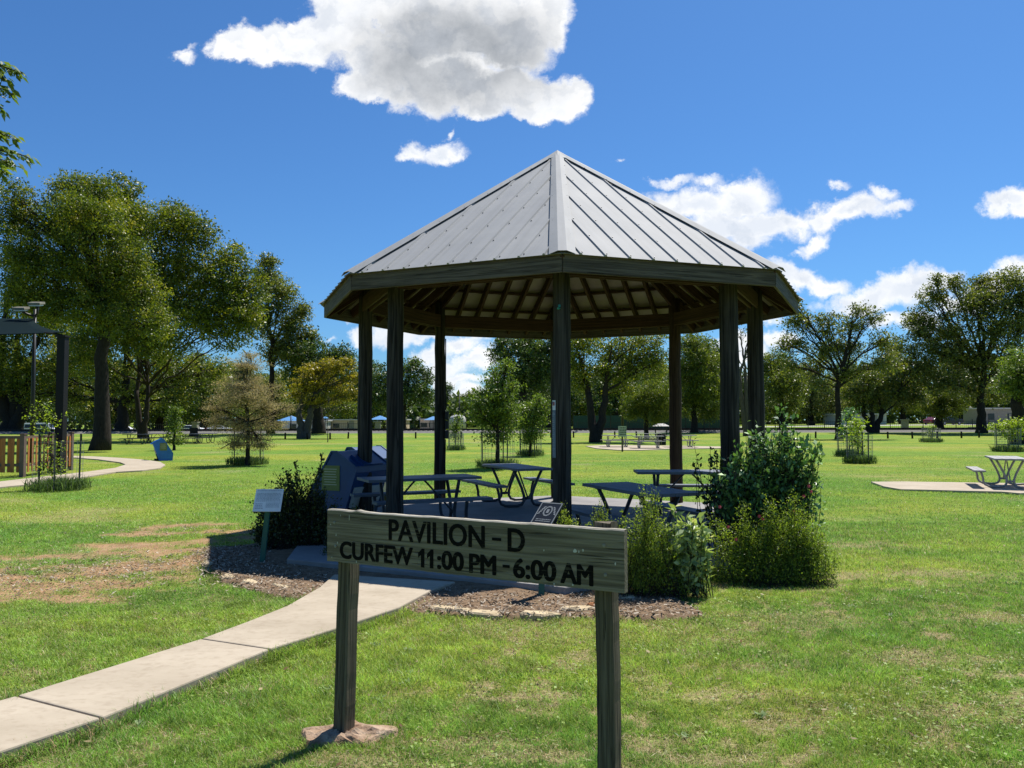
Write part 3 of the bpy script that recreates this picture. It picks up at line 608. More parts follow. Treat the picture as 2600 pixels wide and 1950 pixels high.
def tree(name, label, base, tw, lobes, mat, fork=None, bark='bark', leaf=None, lai=2.3, clump=1.0, group=None, trunks=None, lean=0, aspect=.5, flat_=1.0, dist=None, cat='tree', droop=-.2, limbs=True, yshift=0, p=.5, crown_name='crown'):
    """base in picture units of the 2212 view; lobes (cx, cy, rx, ry) likewise: they become ellipsoids with real depth"""
    B = D(*base) if dist is None else np.array([A(base[0], 900, dist)[0], dist, 0.0])
    B[2] = float(terrain(np.array([B[0]]), np.array([B[1]]))[0]) - .03
    dist = B[1]; s = dist * DS / F; root = thing(name, label, cat, B, 0, group)
    by = 1066 / DS + (HC - B[2]) / s; bx = base[0]
    leaf = (leaf or max(.07, dist * .0032)) * 1.02; lai = lai * 2.05
    fk = fork or base[1] - 40; zf = max(.5, (by - fk) * s); r0 = tw * s / 2
    tb = MB()
    roots = trunks or [(0, 0)]
    tops = []
    for i, (ox, oy) in enumerate(roots):
        top = np.array([(ox * 2.2 + lean) * s, (rng.uniform(-.3, .3)) * r0 + oy * s * 2, zf * rng.uniform(.9, 1.1)])
        b0 = np.array([ox * .35 * s, oy * s * .4, -.15]); kk = 9; t_ = np.linspace(0, 1, kk)[:, None]
        P_ = b0 * (1 - t_) + top * t_; P_[1:-1, :2] += rng.normal(0, r0 * .12, (kk - 2, 2))
        rr = r0 * (1 if len(roots) == 1 else .62) * (1.0 - .3 * t_[:, 0] + .45 * np.exp(-t_[:, 0] * zf / (r0 * 2.2)))
        tb.tube(P_, rr, 10); tops.append((top, rr[-1]))
    VV, var = [], []
    lead = []
    hi = sorted(lobes, key=lambda q: q[1])
    for i, (top, rt) in enumerate(tops):
        cand = [q for q in hi if abs((q[0] - bx) * s - top[0]) < max(2.5, .35 * max(abs(l[0] - bx) for l in lobes) * s)] or hi
        q = cand[min(i, len(cand) - 1)]; e_ = np.array([(q[0] - bx) * s, rng.normal(0, .4), (by - q[1]) * s]); md = (top + e_) / 2 + np.array([rng.normal(0, .08), rng.normal(0, .08), .05]) * np.linalg.norm(e_ - top); md[0] = top[0] * .65 + e_[0] * .35
        cu = bez(top - np.array([0, 0, .25 * rt]), md, e_, 16); cu[2:-1] += rng.normal(0, .012 * np.linalg.norm(e_ - top), (13, 3)); lead.append(cu)
        if limbs: tb.tube(cu, np.linspace(rt * .97, rt * .16, 16), 8, cap=False)
    for li, lb in enumerate(lobes):
        cx, cy, rx, ry = lb[:4]
        dep = .5 * (rx + ry) * s; c = np.array([(cx - bx) * s, rng.uniform(-.45, .45) * dep * 1.6 + yshift, (by - cy) * s]); Rr = np.array([rx * s, max(dep, rx * s * .8), ry * s])
        top, rt = min(tops, key=lambda q: abs(q[0][0] - c[0]))
        nl = int(lai * math.pi * Rr[0] * Rr[2] / (.5 * leaf * leaf * aspect)); cs_ = clump * max(.2, .115 * min(Rr[0], Rr[2]) + .10)
        nc_ = max(8, int(8 + 2.3 * (Rr[0] * Rr[2] * Rr[1]) ** (2 / 3.) / (cs_ ** 2)))
        cl = c + sphere(nc_, p) * Rr
        cl[:, 2] = np.maximum(cl[:, 2], .5)
        if limbs:
            kk = min(range(len(tops)), key=lambda q: np.min(np.linalg.norm(lead[q] - c, axis=1))); cu = lead[kk]; rt = tops[kk][1]
            want = cu[0][2] + (c[2] - cu[0][2]) * rng.uniform(.15, .6) - .25 * abs(c[0] - cu[0][0]) * rng.uniform(.3, 1)
            ix = int(np.clip(np.argmin(np.abs(cu[:, 2] - want)), 0, 12)); st0 = cu[ix]; dist_ = np.linalg.norm(c - st0)
            mid = st0 * .45 + c * .55; mid[2] = st0[2] * .4 + c[2] * .6 + rng.normal(.08, .06) * dist_; mid[:2] += rng.normal(0, .07, 2) * dist_
            cur = bez(st0, mid, c, 10); cur[2:-1] += rng.normal(0, .014 * dist_, (7, 3)); r1 = min(rt * (1 - .055 * ix) * .55, .02 + .02 * dist_); tb.tube(cur, np.linspace(r1, r1 * .3, 10), 6, cap=False)
            for j in range(min(nc_, 12)):
                q = cl[j]; st_ = cur[rng.integers(3, 10)]; tb.tube(bez(st_, (st_ + q) / 2 + rng.normal(0, .12, 3) * np.linalg.norm(q - st_) + np.array([0, 0, .1]), q, 5), np.linspace(r1 * .3, .012 + dist * .0001, 5), 4, cap=False)
        per = np.maximum(1, nl // nc_); idx = np.repeat(np.arange(nc_), per); n = len(idx)
        C = cl[idx] + rng.normal(0, 1, (n, 3)) * cs_ * np.array([1, 1, .62 * flat_])
        C[:, 2] = np.maximum(C[:, 2], .15)
        VV.append(leaves(C, leaf, aspect, droop)); cv = rng.normal(.48, .24, nc_)[idx] + rng.normal(0, .17, n); var.append(np.clip(cv, 0, 1))
    tb.build('trunk', M[bark], root, True)
    V = np.concatenate(VV); NLEAF[0] += len(V)
    link(crown_name, quads_mesh(name + '_' + crown_name, V, M[mat], {'var': np.concatenate(var)}), root)
    return root

TL = 'mature trees around the lawn'
tree('elm_tree', 'huge dark tree with split hollow trunk rising beside the tan footpath', (215, 972), 33,
     [(75, 470, 80, 70), (150, 420, 85, 65), (205, 480, 75, 75), (60, 560, 85, 70), (150, 560, 90, 70), (235, 590, 70, 70), (290, 640, 60, 60), (190, 660, 70, 50), (100, 660, 70, 50), (130, 385, 40, 30), (200, 405, 35, 30), (250, 690, 45, 40), (20, 430, 50, 50), (330, 700, 50, 40), (280, 560, 50, 50), (20, 480, 50, 60), (40, 640, 50, 50), (240, 500, 40, 40), (110, 620, 60, 50)],
     'leaf_a', fork=720, group=TL, leaf=.17, lai=1.5)
tree('elm_tree', 'spreading tree with low forked limbs left of the brown cypress', (308, 947), 20,
     [(330, 520, 70, 70), (400, 540, 75, 60), (460, 590, 70, 60), (380, 620, 85, 65), (470, 660, 80, 60), (320, 640, 80, 70), (540, 640, 60, 55), (410, 700, 90, 50), (330, 740, 80, 45), (510, 710, 70, 45), (350, 465, 40, 35), (575, 690, 50, 45), (270, 780, 60, 40), (420, 760, 70, 35), (440, 505, 35, 30), (510, 545, 35, 30), (555, 600, 45, 40), (590, 645, 40, 40), (600, 700, 40, 40), (290, 490, 40, 40), (270, 540, 45, 40), (470, 530, 50, 40), (560, 740, 50, 35)],
     'leaf_a', fork=850, group=TL, lai=1.7, trunks=[(-6, 0), (5, 0)], yshift=-9)
tree('elm_tree', 'dark multi-trunked tree behind the shade canopy post', (28, 938), 40,
     [(25, 640, 70, 70), (90, 700, 70, 60), (20, 740, 60, 60), (70, 790, 70, 45), (130, 770, 60, 50), (0, 830, 50, 35), (150, 840, 50, 30), (20, 560, 60, 50)],
     'leaf_a', fork=830, group=TL, trunks=[(-16, 0), (0, 3), (14, 0)], lai=1.5)
tree('elm_tree', 'broad dark tree filling the gap behind the split trunk', (265, 938), 24,
     [(240, 700, 60, 50), (300, 740, 60, 50), (180, 740, 60, 50), (350, 790, 55, 45), (230, 800, 60, 40), (120, 800, 50, 40), (160, 860, 45, 28), (290, 850, 60, 30), (400, 800, 50, 40), (400, 860, 50, 28), (60, 850, 40, 30), (460, 800, 40, 40), (270, 640, 45, 40)], 'leaf_a', fork=870, group=TL, lai=1.2)
tree('pecan_tree', 'pale feathery tree showing between the elm and the yellow cypress', (585, 940), 14,
     [(570, 600, 45, 40), (610, 640, 45, 40), (560, 690, 55, 45), (625, 700, 45, 45), (650, 670, 28, 25), (600, 750, 60, 40), (640, 770, 40, 35), (575, 560, 28, 20), (665, 725, 25, 25)],
     'leaf_b', fork=800, group=TL, lai=2.1, p=.7)
tree('oak_tree', 'dark round tree filling in behind the yellow cypress', (688, 940), 24,
     [(680, 770, 50, 35), (730, 790, 50, 35), (640, 800, 45, 35), (740, 765, 35, 22), (660, 750, 40, 25), (700, 830, 50, 30)], 'leaf_c', fork=870, group=TL, lai=2)
tree('cypress_tree', 'yellowing cypress with leaning grey trunks near the blue bins', (655, 947), 26,
     [(680, 800, 45, 22), (730, 790, 42, 20), (660, 830, 40, 20), (715, 828, 50, 18), (760, 815, 28, 20), (640, 850, 30, 18), (740, 855, 45, 15), (690, 865, 45, 15), (765, 850, 20, 18), (755, 783, 22, 14), (700, 782, 28, 10)],
     'leaf_y', fork=880, group=TL, bark='bark_grey', lai=1.6, flat_=.45, trunks=[(-5, 0), (8, 1)], p=.8)
tree('cypress_sapling', 'brown bald cypress sapling inside a wire cage on the left lawn', (535, 1005), 10,
     [(535, 790, 45, 25), (520, 830, 62, 28), (555, 840, 60, 28), (500, 865, 66, 24), (565, 875, 52, 26), (535, 860, 70, 40), (520, 910, 78, 26), (580, 915, 40, 22), (470, 905, 40, 20), (535, 945, 58, 20), (505, 960, 40, 20), (565, 960, 34, 20), (535, 765, 20, 14), (450, 880, 24, 14), (615, 880, 18, 18)],
     'leaf_cypress', fork=900, leaf=.085, lai=.75, clump=.8, group='caged young trees', flat_=.5, aspect=.22, p=.9)
tree('oak_tree', 'round dark tree framed between two left pavilion posts', (872, 933), 12,
     [(885, 800, 35, 28), (915, 815, 26, 28), (860, 825, 35, 28), (820, 815, 30, 32), (900, 850, 38, 28), (850, 860, 40, 26), (815, 860, 26, 28), (925, 855, 16, 26), (893, 782, 20, 14)], 'leaf_c', fork=890, group=TL, lai=1.9)
tree('oak_tree', 'dark tree directly behind the two young leafy trees', (1130, 930), 22,
     [(1100, 760, 50, 40), (1150, 760, 50, 40), (1190, 790, 45, 40), (1110, 810, 50, 40), (1170, 830, 50, 40), (1210, 740, 40, 40), (1080, 745, 20, 16), (1135, 735, 40, 20)], 'leaf_c', fork=850, group=TL, lai=2)
tree('young_oak', 'taller of two leafy young trees in wire cages behind the pavilion', (1075, 1012), 10,
     [(1075, 820, 28, 34), (1095, 790, 14, 22), (1060, 860, 38, 36), (1090, 870, 36, 36), (1050, 905, 38, 28), (1100, 910, 30, 30), (1075, 890, 46, 40), (1075, 940, 40, 22), (1030, 885, 16, 20), (1108, 835, 12, 16), (1038, 848, 12, 10)],
     'leaf_young', fork=940, leaf=.10, lai=1.5, clump=.75, group='caged young trees')
tree('young_oak', 'smaller bushy young tree in a wire cage behind the front post', (1146, 985), 7,
     [(1145, 880, 28, 24), (1160, 900, 28, 24), (1130, 905, 26, 24), (1150, 935, 30, 20), (1175, 880, 16, 14), (1140, 950, 20, 14), (1165, 860, 14, 10)],
     'leaf_young', fork=945, leaf=.11, lai=1.7, clump=.8, group='caged young trees')
tree('pecan_tree', 'large forked trunk tree seen right of the front pavilion post', (1287, 955), 30,
     [(1260, 745, 50, 35), (1320, 750, 55, 35), (1385, 765, 50, 40), (1240, 790, 40, 35), (1300, 800, 45, 30), (1350, 800, 50, 35), (1410, 790, 40, 40), (1255, 830, 30, 24), (1350, 840, 40, 22), (1390, 735, 60, 25), (1240, 740, 35, 30)],
     'leaf_a', fork=850, group=TL, lai=1.35, trunks=[(-7, 0), (9, 0)])
tree('willow_tree', 'drooping grey green willow behind the far picnic tables', (1396, 948), 10,
     [(1385, 860, 38, 30), (1420, 850, 40, 34), (1370, 885, 28, 22), (1410, 895, 36, 20), (1440, 880, 28, 26)], 'leaf_w', fork=890, group=TL, lai=2, droop=-1.4, aspect=.25)
tree('willow_tree', 'yellow green bushy tree filling behind the back right post', (1500, 938), 14,
     [(1490, 770, 45, 40), (1535, 790, 40, 45), (1500, 830, 50, 40), (1545, 850, 40, 40), (1480, 870, 40, 30), (1530, 890, 45, 22), (1465, 810, 28, 30), (1500, 740, 40, 25)], 'leaf_w', fork=880, group=TL, lai=2.0, droop=-.8, aspect=.35)
tree('bare_tree', 'nearly bare leaning tree between the two right pavilion posts', (1612, 942), 16,
     [(1600, 720, 20, 20), (1625, 760, 14, 14), (1590, 760, 14, 14), (1640, 700, 16, 14)], 'leaf_b', fork=800, group=TL, lai=.35, trunks=[(-2, 0), (4, 0)], lean=-8, bark='bark_grey')
tree('oak_tree', 'olive tree just right of the pavilion eave', (1690, 935), 14,
     [(1685, 790, 35, 35), (1705, 830, 36, 36), (1670, 840, 30, 40), (1715, 870, 30, 30), (1680, 885, 40, 24), (1655, 790, 20, 30)], 'leaf_w', fork=870, group=TL, lai=2, aspect=.4)
tree('pecan_tree', 'open crowned tree with wide arching limbs on the right lawn', (1812, 948), 14,
     [(1715, 700, 30, 30), (1745, 690, 30, 24), (1790, 720, 40, 30), (1850, 700, 40, 34), (1890, 690, 28, 24), (1730, 740, 40, 28), (1780, 760, 40, 28), (1850, 750, 45, 30), (1905, 740, 40, 30), (1720, 790, 38, 26), (1890, 790, 50, 28), (1940, 780, 30, 30), (1860, 670, 30, 16), (1725, 665, 20, 14), (1830, 810, 40, 20), (1760, 830, 30, 20), (1820, 750, 45, 30), (1790, 690, 30, 18), (1700, 750, 24, 24)],
     'leaf_b', fork=845, group=TL, lai=1.05, p=.75)
tree('oak_tree', 'low spreading multi-trunked tree beyond the right bollards', (1885, 938), 20,
     [(1870, 820, 45, 30), (1920, 810, 50, 35), (1840, 850, 40, 25), (1960, 840, 40, 30), (1900, 860, 60, 25), (1990, 800, 45, 40), (1950, 760, 40, 40), (1850, 880, 40, 16), (1985, 860, 40, 28)], 'leaf_b', fork=895, group=TL, lai=1.9, trunks=[(-8, 0), (0, 2), (9, 0)])
tree('pecan_tree', 'tall dense tree rising highest along the right edge', (2120, 938), 19,
     [(2030, 640, 36, 30), (2060, 615, 32, 22), (2100, 660, 60, 45), (2010, 690, 45, 34), (2150, 640, 60, 44), (2190, 610, 50, 34), (2060, 720, 60, 45), (2140, 720, 65, 45), (2210, 700, 50, 60), (2020, 760, 50, 40), (2100, 780, 60, 40), (2180, 780, 60, 40), (2040, 830, 50, 30), (2110, 840, 50, 30), (2170, 850, 50, 28), (2200, 650, 40, 40), (1990, 720, 28, 22), (2035, 600, 18, 12), (2130, 605, 30, 16)],
     'leaf_b', fork=850, group=TL, lai=1.7, p=.6)
tree('willow_tree', 'short weeping tree by the road beyond the right bollards', (2030, 935), 16,
     [(2030, 850, 40, 24), (2060, 870, 32, 22), (2005, 875, 30, 20), (2035, 890, 40, 16)], 'leaf_w', fork=890, group=TL, lai=2, droop=-1.4, aspect=.25)
tree('elm_tree', 'light green tree with dark leaning trunk cut by the right frame edge', (2205, 958), 30,
     [(2190, 800, 40, 32), (2225, 780, 45, 40), (2175, 830, 28, 22), (2230, 840, 45, 40), (2200, 850, 30, 18), (2260, 800, 45, 50)], 'leaf_young', fork=870, group=TL, lai=1.6, lean=-8)
# background tree belt beyond the railway: things, sharing a few crowns
protos = []
bel = [(35, 'leaf_c'), (690, 'leaf_w'), (1480, 'leaf_c'), (1750, 'leaf_b')]
BG = 'trees beyond the railway'
kinds = ['dark rounded', 'olive drooping', 'deep green', 'grey green']
for i, (px, mt) in enumerate(bel):
    b = tree('background_tree', 'x', (px, 922), 14, [(px - 30, 850, 40, 30), (px + 25, 845, 40, 34), (px, 815, 45, 34), (px - 50, 880, 35, 24), (px + 55, 880, 35, 24), (px, 885, 45, 22), (px + 15, 790, 30, 24)], mt, fork=885, group=BG, dist=165, leaf=.5, lai=1.7)
    protos.append(b)
where = [(35, 160, 'behind the white van'), (690, 165, 'behind the yellow cypress'), (1480, 160, 'behind the back right pavilion post'), (1750, 168, 'behind the open crowned tree')]
for b, (px, dd, wh), kd in zip(protos, where, kinds): b['label'] = kd + ' background tree ' + wh
more = [(130, 178, 0, 'between canopy post and split trunk'), (255, 170, 3, 'just right of the split trunk'), (345, 182, 2, 'beyond the left picnic tables'), (440, 175, 1, 'behind the white sedan'), (520, 190, 0, 'behind the brown cypress sapling'),
        (600, 172, 3, 'left of the yellow cypress trunk'), (780, 185, 2, 'behind the leftmost pavilion post'), (1180, 175, 0, 'behind the smaller young tree'), (1245, 185, 1, 'left of the forked trunk'), (1330, 178, 2, 'right of the forked trunk'),
        (1420, 190, 3, 'behind the grey willow'), (1555, 182, 0, 'left of the nearly bare tree'), (1700, 190, 1, 'behind the glossy shrub top'), (1840, 180, 2, 'behind the caged shrub pair'), (1950, 178, 1, 'left of the maroon car'), (2080, 185, 0, 'right of the weeping tree'), (2160, 176, 2, 'behind the light green sapling')]
for px, dd, k, wh in more:
    x = A(px, 900, dd)[0]; z = float(terrain(np.array([x]), np.array([float(dd)]))[0])
    dup(protos[k], (x, dd, z), rng.uniform(0, 6.28), kinds[k] + ' background tree ' + wh, BG, rng.uniform(.85, 1.25))
for px, dd, k, wh, sc_ in [(960, 230, 0, 'low on the skyline left of the back left post', .8), (1010, 240, 3, 'low on the skyline right of the back left post', .75), (905, 215, 2, 'low behind the blue umbrellas', .8)]:
    x = A(px, 900, dd)[0]; dup(protos[k], (x, dd, 0), rng.uniform(0, 6.28), kinds[k] + ' tree ' + wh, BG, sc_)

# the far wood: one mass beyond everything, lower where the skyline opens
n = 60000; px = rng.uniform(-260, 2860, n); 
prof_x = [-260, 300, 700, 820, 925, 950, 1010, 1060, 1150, 1500, 1590, 1640, 1700, 2860]; prof_y = [790, 800, 800, 845, 868, 876, 874, 830, 790, 780, 815, 800, 800, 780]
top = np.interp(px, prof_x, prof_y) + 26 * (fbm(px / 34, px * 0 + 2, 15) - .5) * 2; v_ = rng.random(n) ** .8
dd = rng.uniform(196, 224, n); zz = v_ * (HC + (1066 / DS - top) * DS / F * 210); zz = zz * (.75 + .5 * vnoise(px / 16, v_ * 4, 88)) - .5
tz = np.stack([(px * DS - 1300) / F * dd, dd, zz], -1)
tag(link('treeline', quads_mesh('treeline', leaves(tz, 1.5, .6), M['leaf_c'], {'var': np.clip(rng.normal(.5, .2, n) + (vnoise(px / 22, v_ * 5, 99) - .5) * .5, 0, 1)})), 'far dark wood closing the view beyond the road', 'wood', None, 'stuff')

# overhanging tree whose sprays enter at the upper left
ov = thing('overhanging_tree', 'near tree reaching glossy leaf sprays in at the upper left edge', 'tree', (-7.2, 7.6, 0))
tb = MB(); VV = []; var = []
tb.tube(bez(np.array([0, 0, -.1]), np.array([.2, .1, 1.8]), np.array([.1, 0, 3.4]), 8), np.linspace(.16, .10, 8), 10)
def spray(tip, root_, nl, ls, dist_=None):
    cur = bez(root_, (root_ + tip) / 2 + np.array([0, 0, .22]), tip, 12); tb.tube(cur, np.linspace(.018, .004, 12), 5)
    nl = int(nl * 2.0); t_ = rng.random(nl) ** .8; ii = t_ * 11; i0 = np.clip(ii.astype(int), 0, 10); fr = (ii - i0)[:, None]
    C = cur[i0] * (1 - fr) + cur[i0 + 1] * fr; tg = cur[i0 + 1] - cur[i0]; tg = unit(tg)
    sd = unit(np.cross(tg, np.array([0, 0, 1.0]))) * rng.choice([-1, 1], nl)[:, None]
    VV.append(leaves(C + rng.normal(0, .02, (nl, 3)), ls, .42, dirs=tg * .6 + sd + np.array([0, 0, -.45]) + rng.normal(0, .3, (nl, 3)))); var.append(np.clip(rng.normal(.5, .22, nl), 0, 1))
off = np.array([-7.2, 7.6, 0]); f0 = np.array([.1, 0, 3.3])
for (px, py, dd, nl) in [(46, 160, 7.6, 60), (30, 205, 7.6, 60), (20, 175, 7.5, 60), (5, 235, 7.6, 40), (40, 305, 7.5, 50), (70, 345, 7.4, 60), (35, 360, 7.5, 60), (10, 375, 7.6, 60), (0, 320, 7.6, 50), (-20, 190, 7.6, 60), (-30, 350, 7.5, 60)]:
    tip = A(px, py, dd) - off; q = A(-110, py + 8, dd) - off; spray(tip, q, nl, .085)
    tb.tube(bez(f0, (f0 + q) / 2 + np.array([0, 0, .5]), q, 7), np.linspace(.05, .018, 7), 5)
    for _k in range(5):
        b_ = bez(f0, (f0 + q) / 2 + np.array([0, 0, .5]), q, 7)[int(rng.integers(3, 7))]; e2 = b_ + np.array([rng.uniform(-.3, .15), rng.normal(0, .35), rng.normal(.05, .22)]); e2[0] = min(e2[0], q[0] + .1); spray(e2, b_, 40, .08)
for _ in range(60):
    q = np.array([-.6, 0, 4.6]) + sphere(1)[0] * np.array([1.5, 1.5, 1.4]); q0 = f0 + (q - f0) * .5; spray(q, q0, 60, .085)
tb.build('trunk', M['bark_grey'], ov, True); link('crown', quads_mesh('spray_crown', np.concatenate(VV), M['leaf_lime2'] if 'leaf_lime2' in M else M['leaf_young'], {'var': np.concatenate(var)}), ov)

def shrub(name, label, base, dist, lobes, mat, nst, lps, leaf, aspect=.5, t0=.35, stem_r=.004, droop=0, spread=.12, group=None, jit=.02, along=.7, cat='shrub', stemmat='bark', z0=0, yspread=1.0, baser=.25, var0=.45, sync=None):
    B = np.array([A(base, 900, dist)[0], dist, z0]); root = thing(name, label, cat, B, 0, group); s = dist * DS / F; by = 1066 / DS + (HC - z0) / s
    tb = MB(); VV, var = [], []; ar = np.array([l[2] * l[3] for l in lobes], float); ar /= ar.sum()
    for i in range(nst):
        l = lobes[rng.choice(len(lobes), p=ar)]
        q = sphere(1, .33)[0]
        tip = np.array([(l[0] - base) * s + q[0] * l[2] * s, q[1] * max(l[2], l[3]) * s * yspread + (l[4] if len(l) > 4 else 0), max(.22, (by - l[1]) * s + q[2] * l[3] * s)])
        b0 = np.array([np.clip(rng.normal(0, baser), -baser, baser) + tip[0] * .25, np.clip(rng.normal(0, baser), -baser, baser) * .7, 0]); 
        md = b0 * .35 + tip * .65; md[2] = tip[2] * .45; md += rng.normal(0, spread, 3) * .5
        if md[2] < .03: md[2] = .03
        cur = bez(b0, md, tip, 9); tb.tube(cur, np.linspace(stem_r, stem_r * .4, 9), 4, cap=False)
        n = int(lps * rng.uniform(.7, 1.3)); t_ = t0 + (1 - t0) * rng.random(n); ii = t_ * 8; i0 = np.clip(ii.astype(int), 0, 7); fr = (ii - i0)[:, None]
        C = cur[i0] * (1 - fr) + cur[i0 + 1] * fr + rng.normal(0, jit, (n, 3)); tg = unit(cur[i0 + 1] - cur[i0])
        dv = tg * along + unit(rng.normal(0, 1, (n, 3))) + np.array([0, 0, droop]); VV.append(leaves(C, leaf, aspect, dirs=dv, up=1.5 if mat == 'leaf_gloss' else .6)); var.append(np.clip(rng.normal(var0, .12) + rng.normal(0, .18, n), 0, 1))
    tb.build('stems', M[stemmat], root)
    V = np.concatenate(VV); NLEAF[0] += len(V); V[:, :, 2] = np.maximum(V[:, :, 2], .012)
    link('foliage', quads_mesh(name + '_foliage', V, M[mat], {'var': np.concatenate(var)}), root); return root, s, by
SG = 'shrubs in the pavilion bed'
# glossy flowering shrub on the right
gl, gs, gby = shrub('flowering_shrub', 'tall glossy dark shrub with small red flowers against a pavilion post', 1650, 9.6,
      [(1665, 960, 75, 50), (1710, 985, 60, 55), (1640, 1020, 70, 50), (1730, 1030, 45, 45), (1690, 1060, 75, 40), (1610, 1060, 50, 50), (1700, 915, 28, 40), (1690, 880, 14, 22), (1755, 960, 25, 25), (1620, 985, 40, 40), (1560, 1040, 28, 30), (1640, 930, 25, 25)],
      'leaf_gloss', 300, 24, .076, .58, .45, .006, group=SG, jit=.03, baser=.3, yspread=.8)
fl = MB()
for k in range(5):
    a = k * 1.2566; d0 = Vector((math.cos(a), -.35, math.sin(a))) * .021; s0 = Vector((-math.sin(a), 0, math.cos(a))) * .011
    fl.add([(0, 0, 0), d0 * .6 + s0, d0, d0 * .6 - s0], [(0, 1, 2, 3)])
fl.box((0, -.02, 0), (.008, .03, .008))
first = None
for (px, py, dy) in [(1747, 1050, -.45), (1752, 1062, -.5), (1690, 1190, -.3), (1640, 1115, -.7), (1648, 1122, -.7), (1573, 1138, -.7), (1590, 1165, -.8), (1736, 1072, -.5), (1655, 1180, -.6), (1715, 1105, -.6), (1555, 1095, -.6)]:
    p3 = A(px, py, 9.6 + dy) - np.array(gl.location)
    if first is None: first = fl.build('flower', M['red'], gl, loc=p3)
    else:
        q = first.copy(); COL.objects.link(q); q.parent = gl; q.location = [float(v) for v in p3]
    
# dark arching shoots left of that shrub
shrub('dark_shrub', 'dark arching leafy shoots left of the front right pavilion post', 1570, 9.9,
      [(1510, 950, 16, 12), (1520, 1000, 22, 18), (1530, 1040, 22, 22), (1560, 1000, 30, 30), (1545, 975, 16, 16), (1575, 1060, 40, 40)], 'leaf_dark', 46, 26, .058, .6, .4, .006, group=SG, baser=.15)
shrub('olive_shrub', 'upright olive shrub of tiny leaves just behind the sign end', 1400, 8.15,
      [(1400, 1080, 24, 40), (1375, 1120, 40, 30), (1420, 1130, 40, 35), (1390, 1180, 60, 40), (1440, 1190, 36, 36), (1380, 1230, 60, 34), (1430, 1235, 40, 28), (1350, 1180, 30, 40), (1410, 1050, 12, 20)],
      'leaf_sage', 260, 80, .027, .36, .3, .003, group=SG, jit=.022, baser=.28, yspread=.7)
shrub('olive_shrub', 'small olive sprig at the foot of the front pavilion post', 1225, 8.5, [(1220, 1110, 20, 18), (1230, 1130, 26, 20), (1215, 1090, 8, 14)], 'leaf_sage', 60, 70, .022, .36, .3, .003, group=SG, baser=.12)
shrub('olive_shrub', 'thin olive sprigs between front post and sign end', 1300, 8.4, [(1290, 1100, 16, 24), (1280, 1130, 22, 18), (1315, 1120, 20, 20), (1300, 1090, 10, 20)], 'leaf_sage', 60, 55, .023, .36, .3, .003, group=SG, baser=.15)
shrub('olive_shrub', 'widest olive shrub spilling over the lawn at bed corner', 1680, 8.9,
      [(1560, 1140, 45, 40), (1620, 1150, 50, 40), (1690, 1130, 60, 45), (1732, 1152, 44, 42), (1715, 1190, 66, 40), (1640, 1190, 60, 36), (1762, 1190, 30, 34), (1580, 1190, 40, 30), (1730, 1100, 50, 30), (1680, 1215, 80, 20), (1600, 1092, 14, 18), (1665, 1080, 20, 20), (1765, 1140, 20, 16), (1782, 1180, 24, 18), (1796, 1212, 24, 14), (1505, 1205, 24, 24), (1530, 1120, 16, 24), (1715, 1068, 12, 16)],
      'leaf_sage', 400, 85, .030, .36, .14, .0022, group=SG, jit=.03, baser=.42, yspread=.6, var0=.38)
shrub('broadleaf_plant', 'pale broad leaved weedy plant between the olive shrubs', 1480, 8.2,
      [(1470, 1130, 30, 22), (1500, 1150, 30, 24), (1480, 1180, 36, 26), (1460, 1210, 28, 24), (1500, 1120, 30, 16), (1490, 1220, 30, 20), (1465, 1090, 10, 16)], 'leaf_milk', 62, 22, .10, .42, .3, .005, group=SG, jit=.012, baser=.2, along=.4)
shrub('dark_shrub', 'dark leafy shrub with upright shoots behind the small white notice', 655, 11.0,
      [(610, 1060, 40, 40), (660, 1050, 40, 45), (640, 1100, 60, 45), (690, 1090, 36, 45), (600, 1130, 50, 36), (660, 1150, 60, 40), (570, 1085, 22, 24), (700, 1140, 30, 40), (575, 1145, 22, 18), (720, 1110, 40, 34), (610, 1020, 20, 16)],
      'leaf_dark', 420, 48, .044, .55, .35, .005, group=SG, jit=.03, baser=.35, yspread=.4)
shrub('dark_shrub', 'two tall spiky dark shoots rising above the left shrub', 660, 10.9, [(697, 980, 5, 8), (640, 1000, 4, 6), (700, 990, 4, 6), (625, 1022, 4, 6), (690, 1010, 5, 6)], 'leaf_dark', 9, 46, .055, .55, .42, .007, group=SG, jit=.006, baser=.1, along=.9)
shrub('dark_shrub', 'low dark foliage under the left pavilion table', 760, 10.2, [(735, 1130, 30, 30), (770, 1110, 40, 30), (740, 1165, 30, 24), (800, 1120, 30, 24)], 'leaf_dark', 90, 40, .035, .5, .35, .004, group=SG, baser=.3, yspread=.5)

# ------------------------------------------------------------------ pavilion
pav = thing('pavilion', 'octagonal open park pavilion with grey metal roof on timber poles', 'pavilion', (PC[0], PC[1], 0), PROT)
mb = MB(); oc = [(x - PC[0], y - PC[1]) for x, y in octa(SC, SR, 0)]
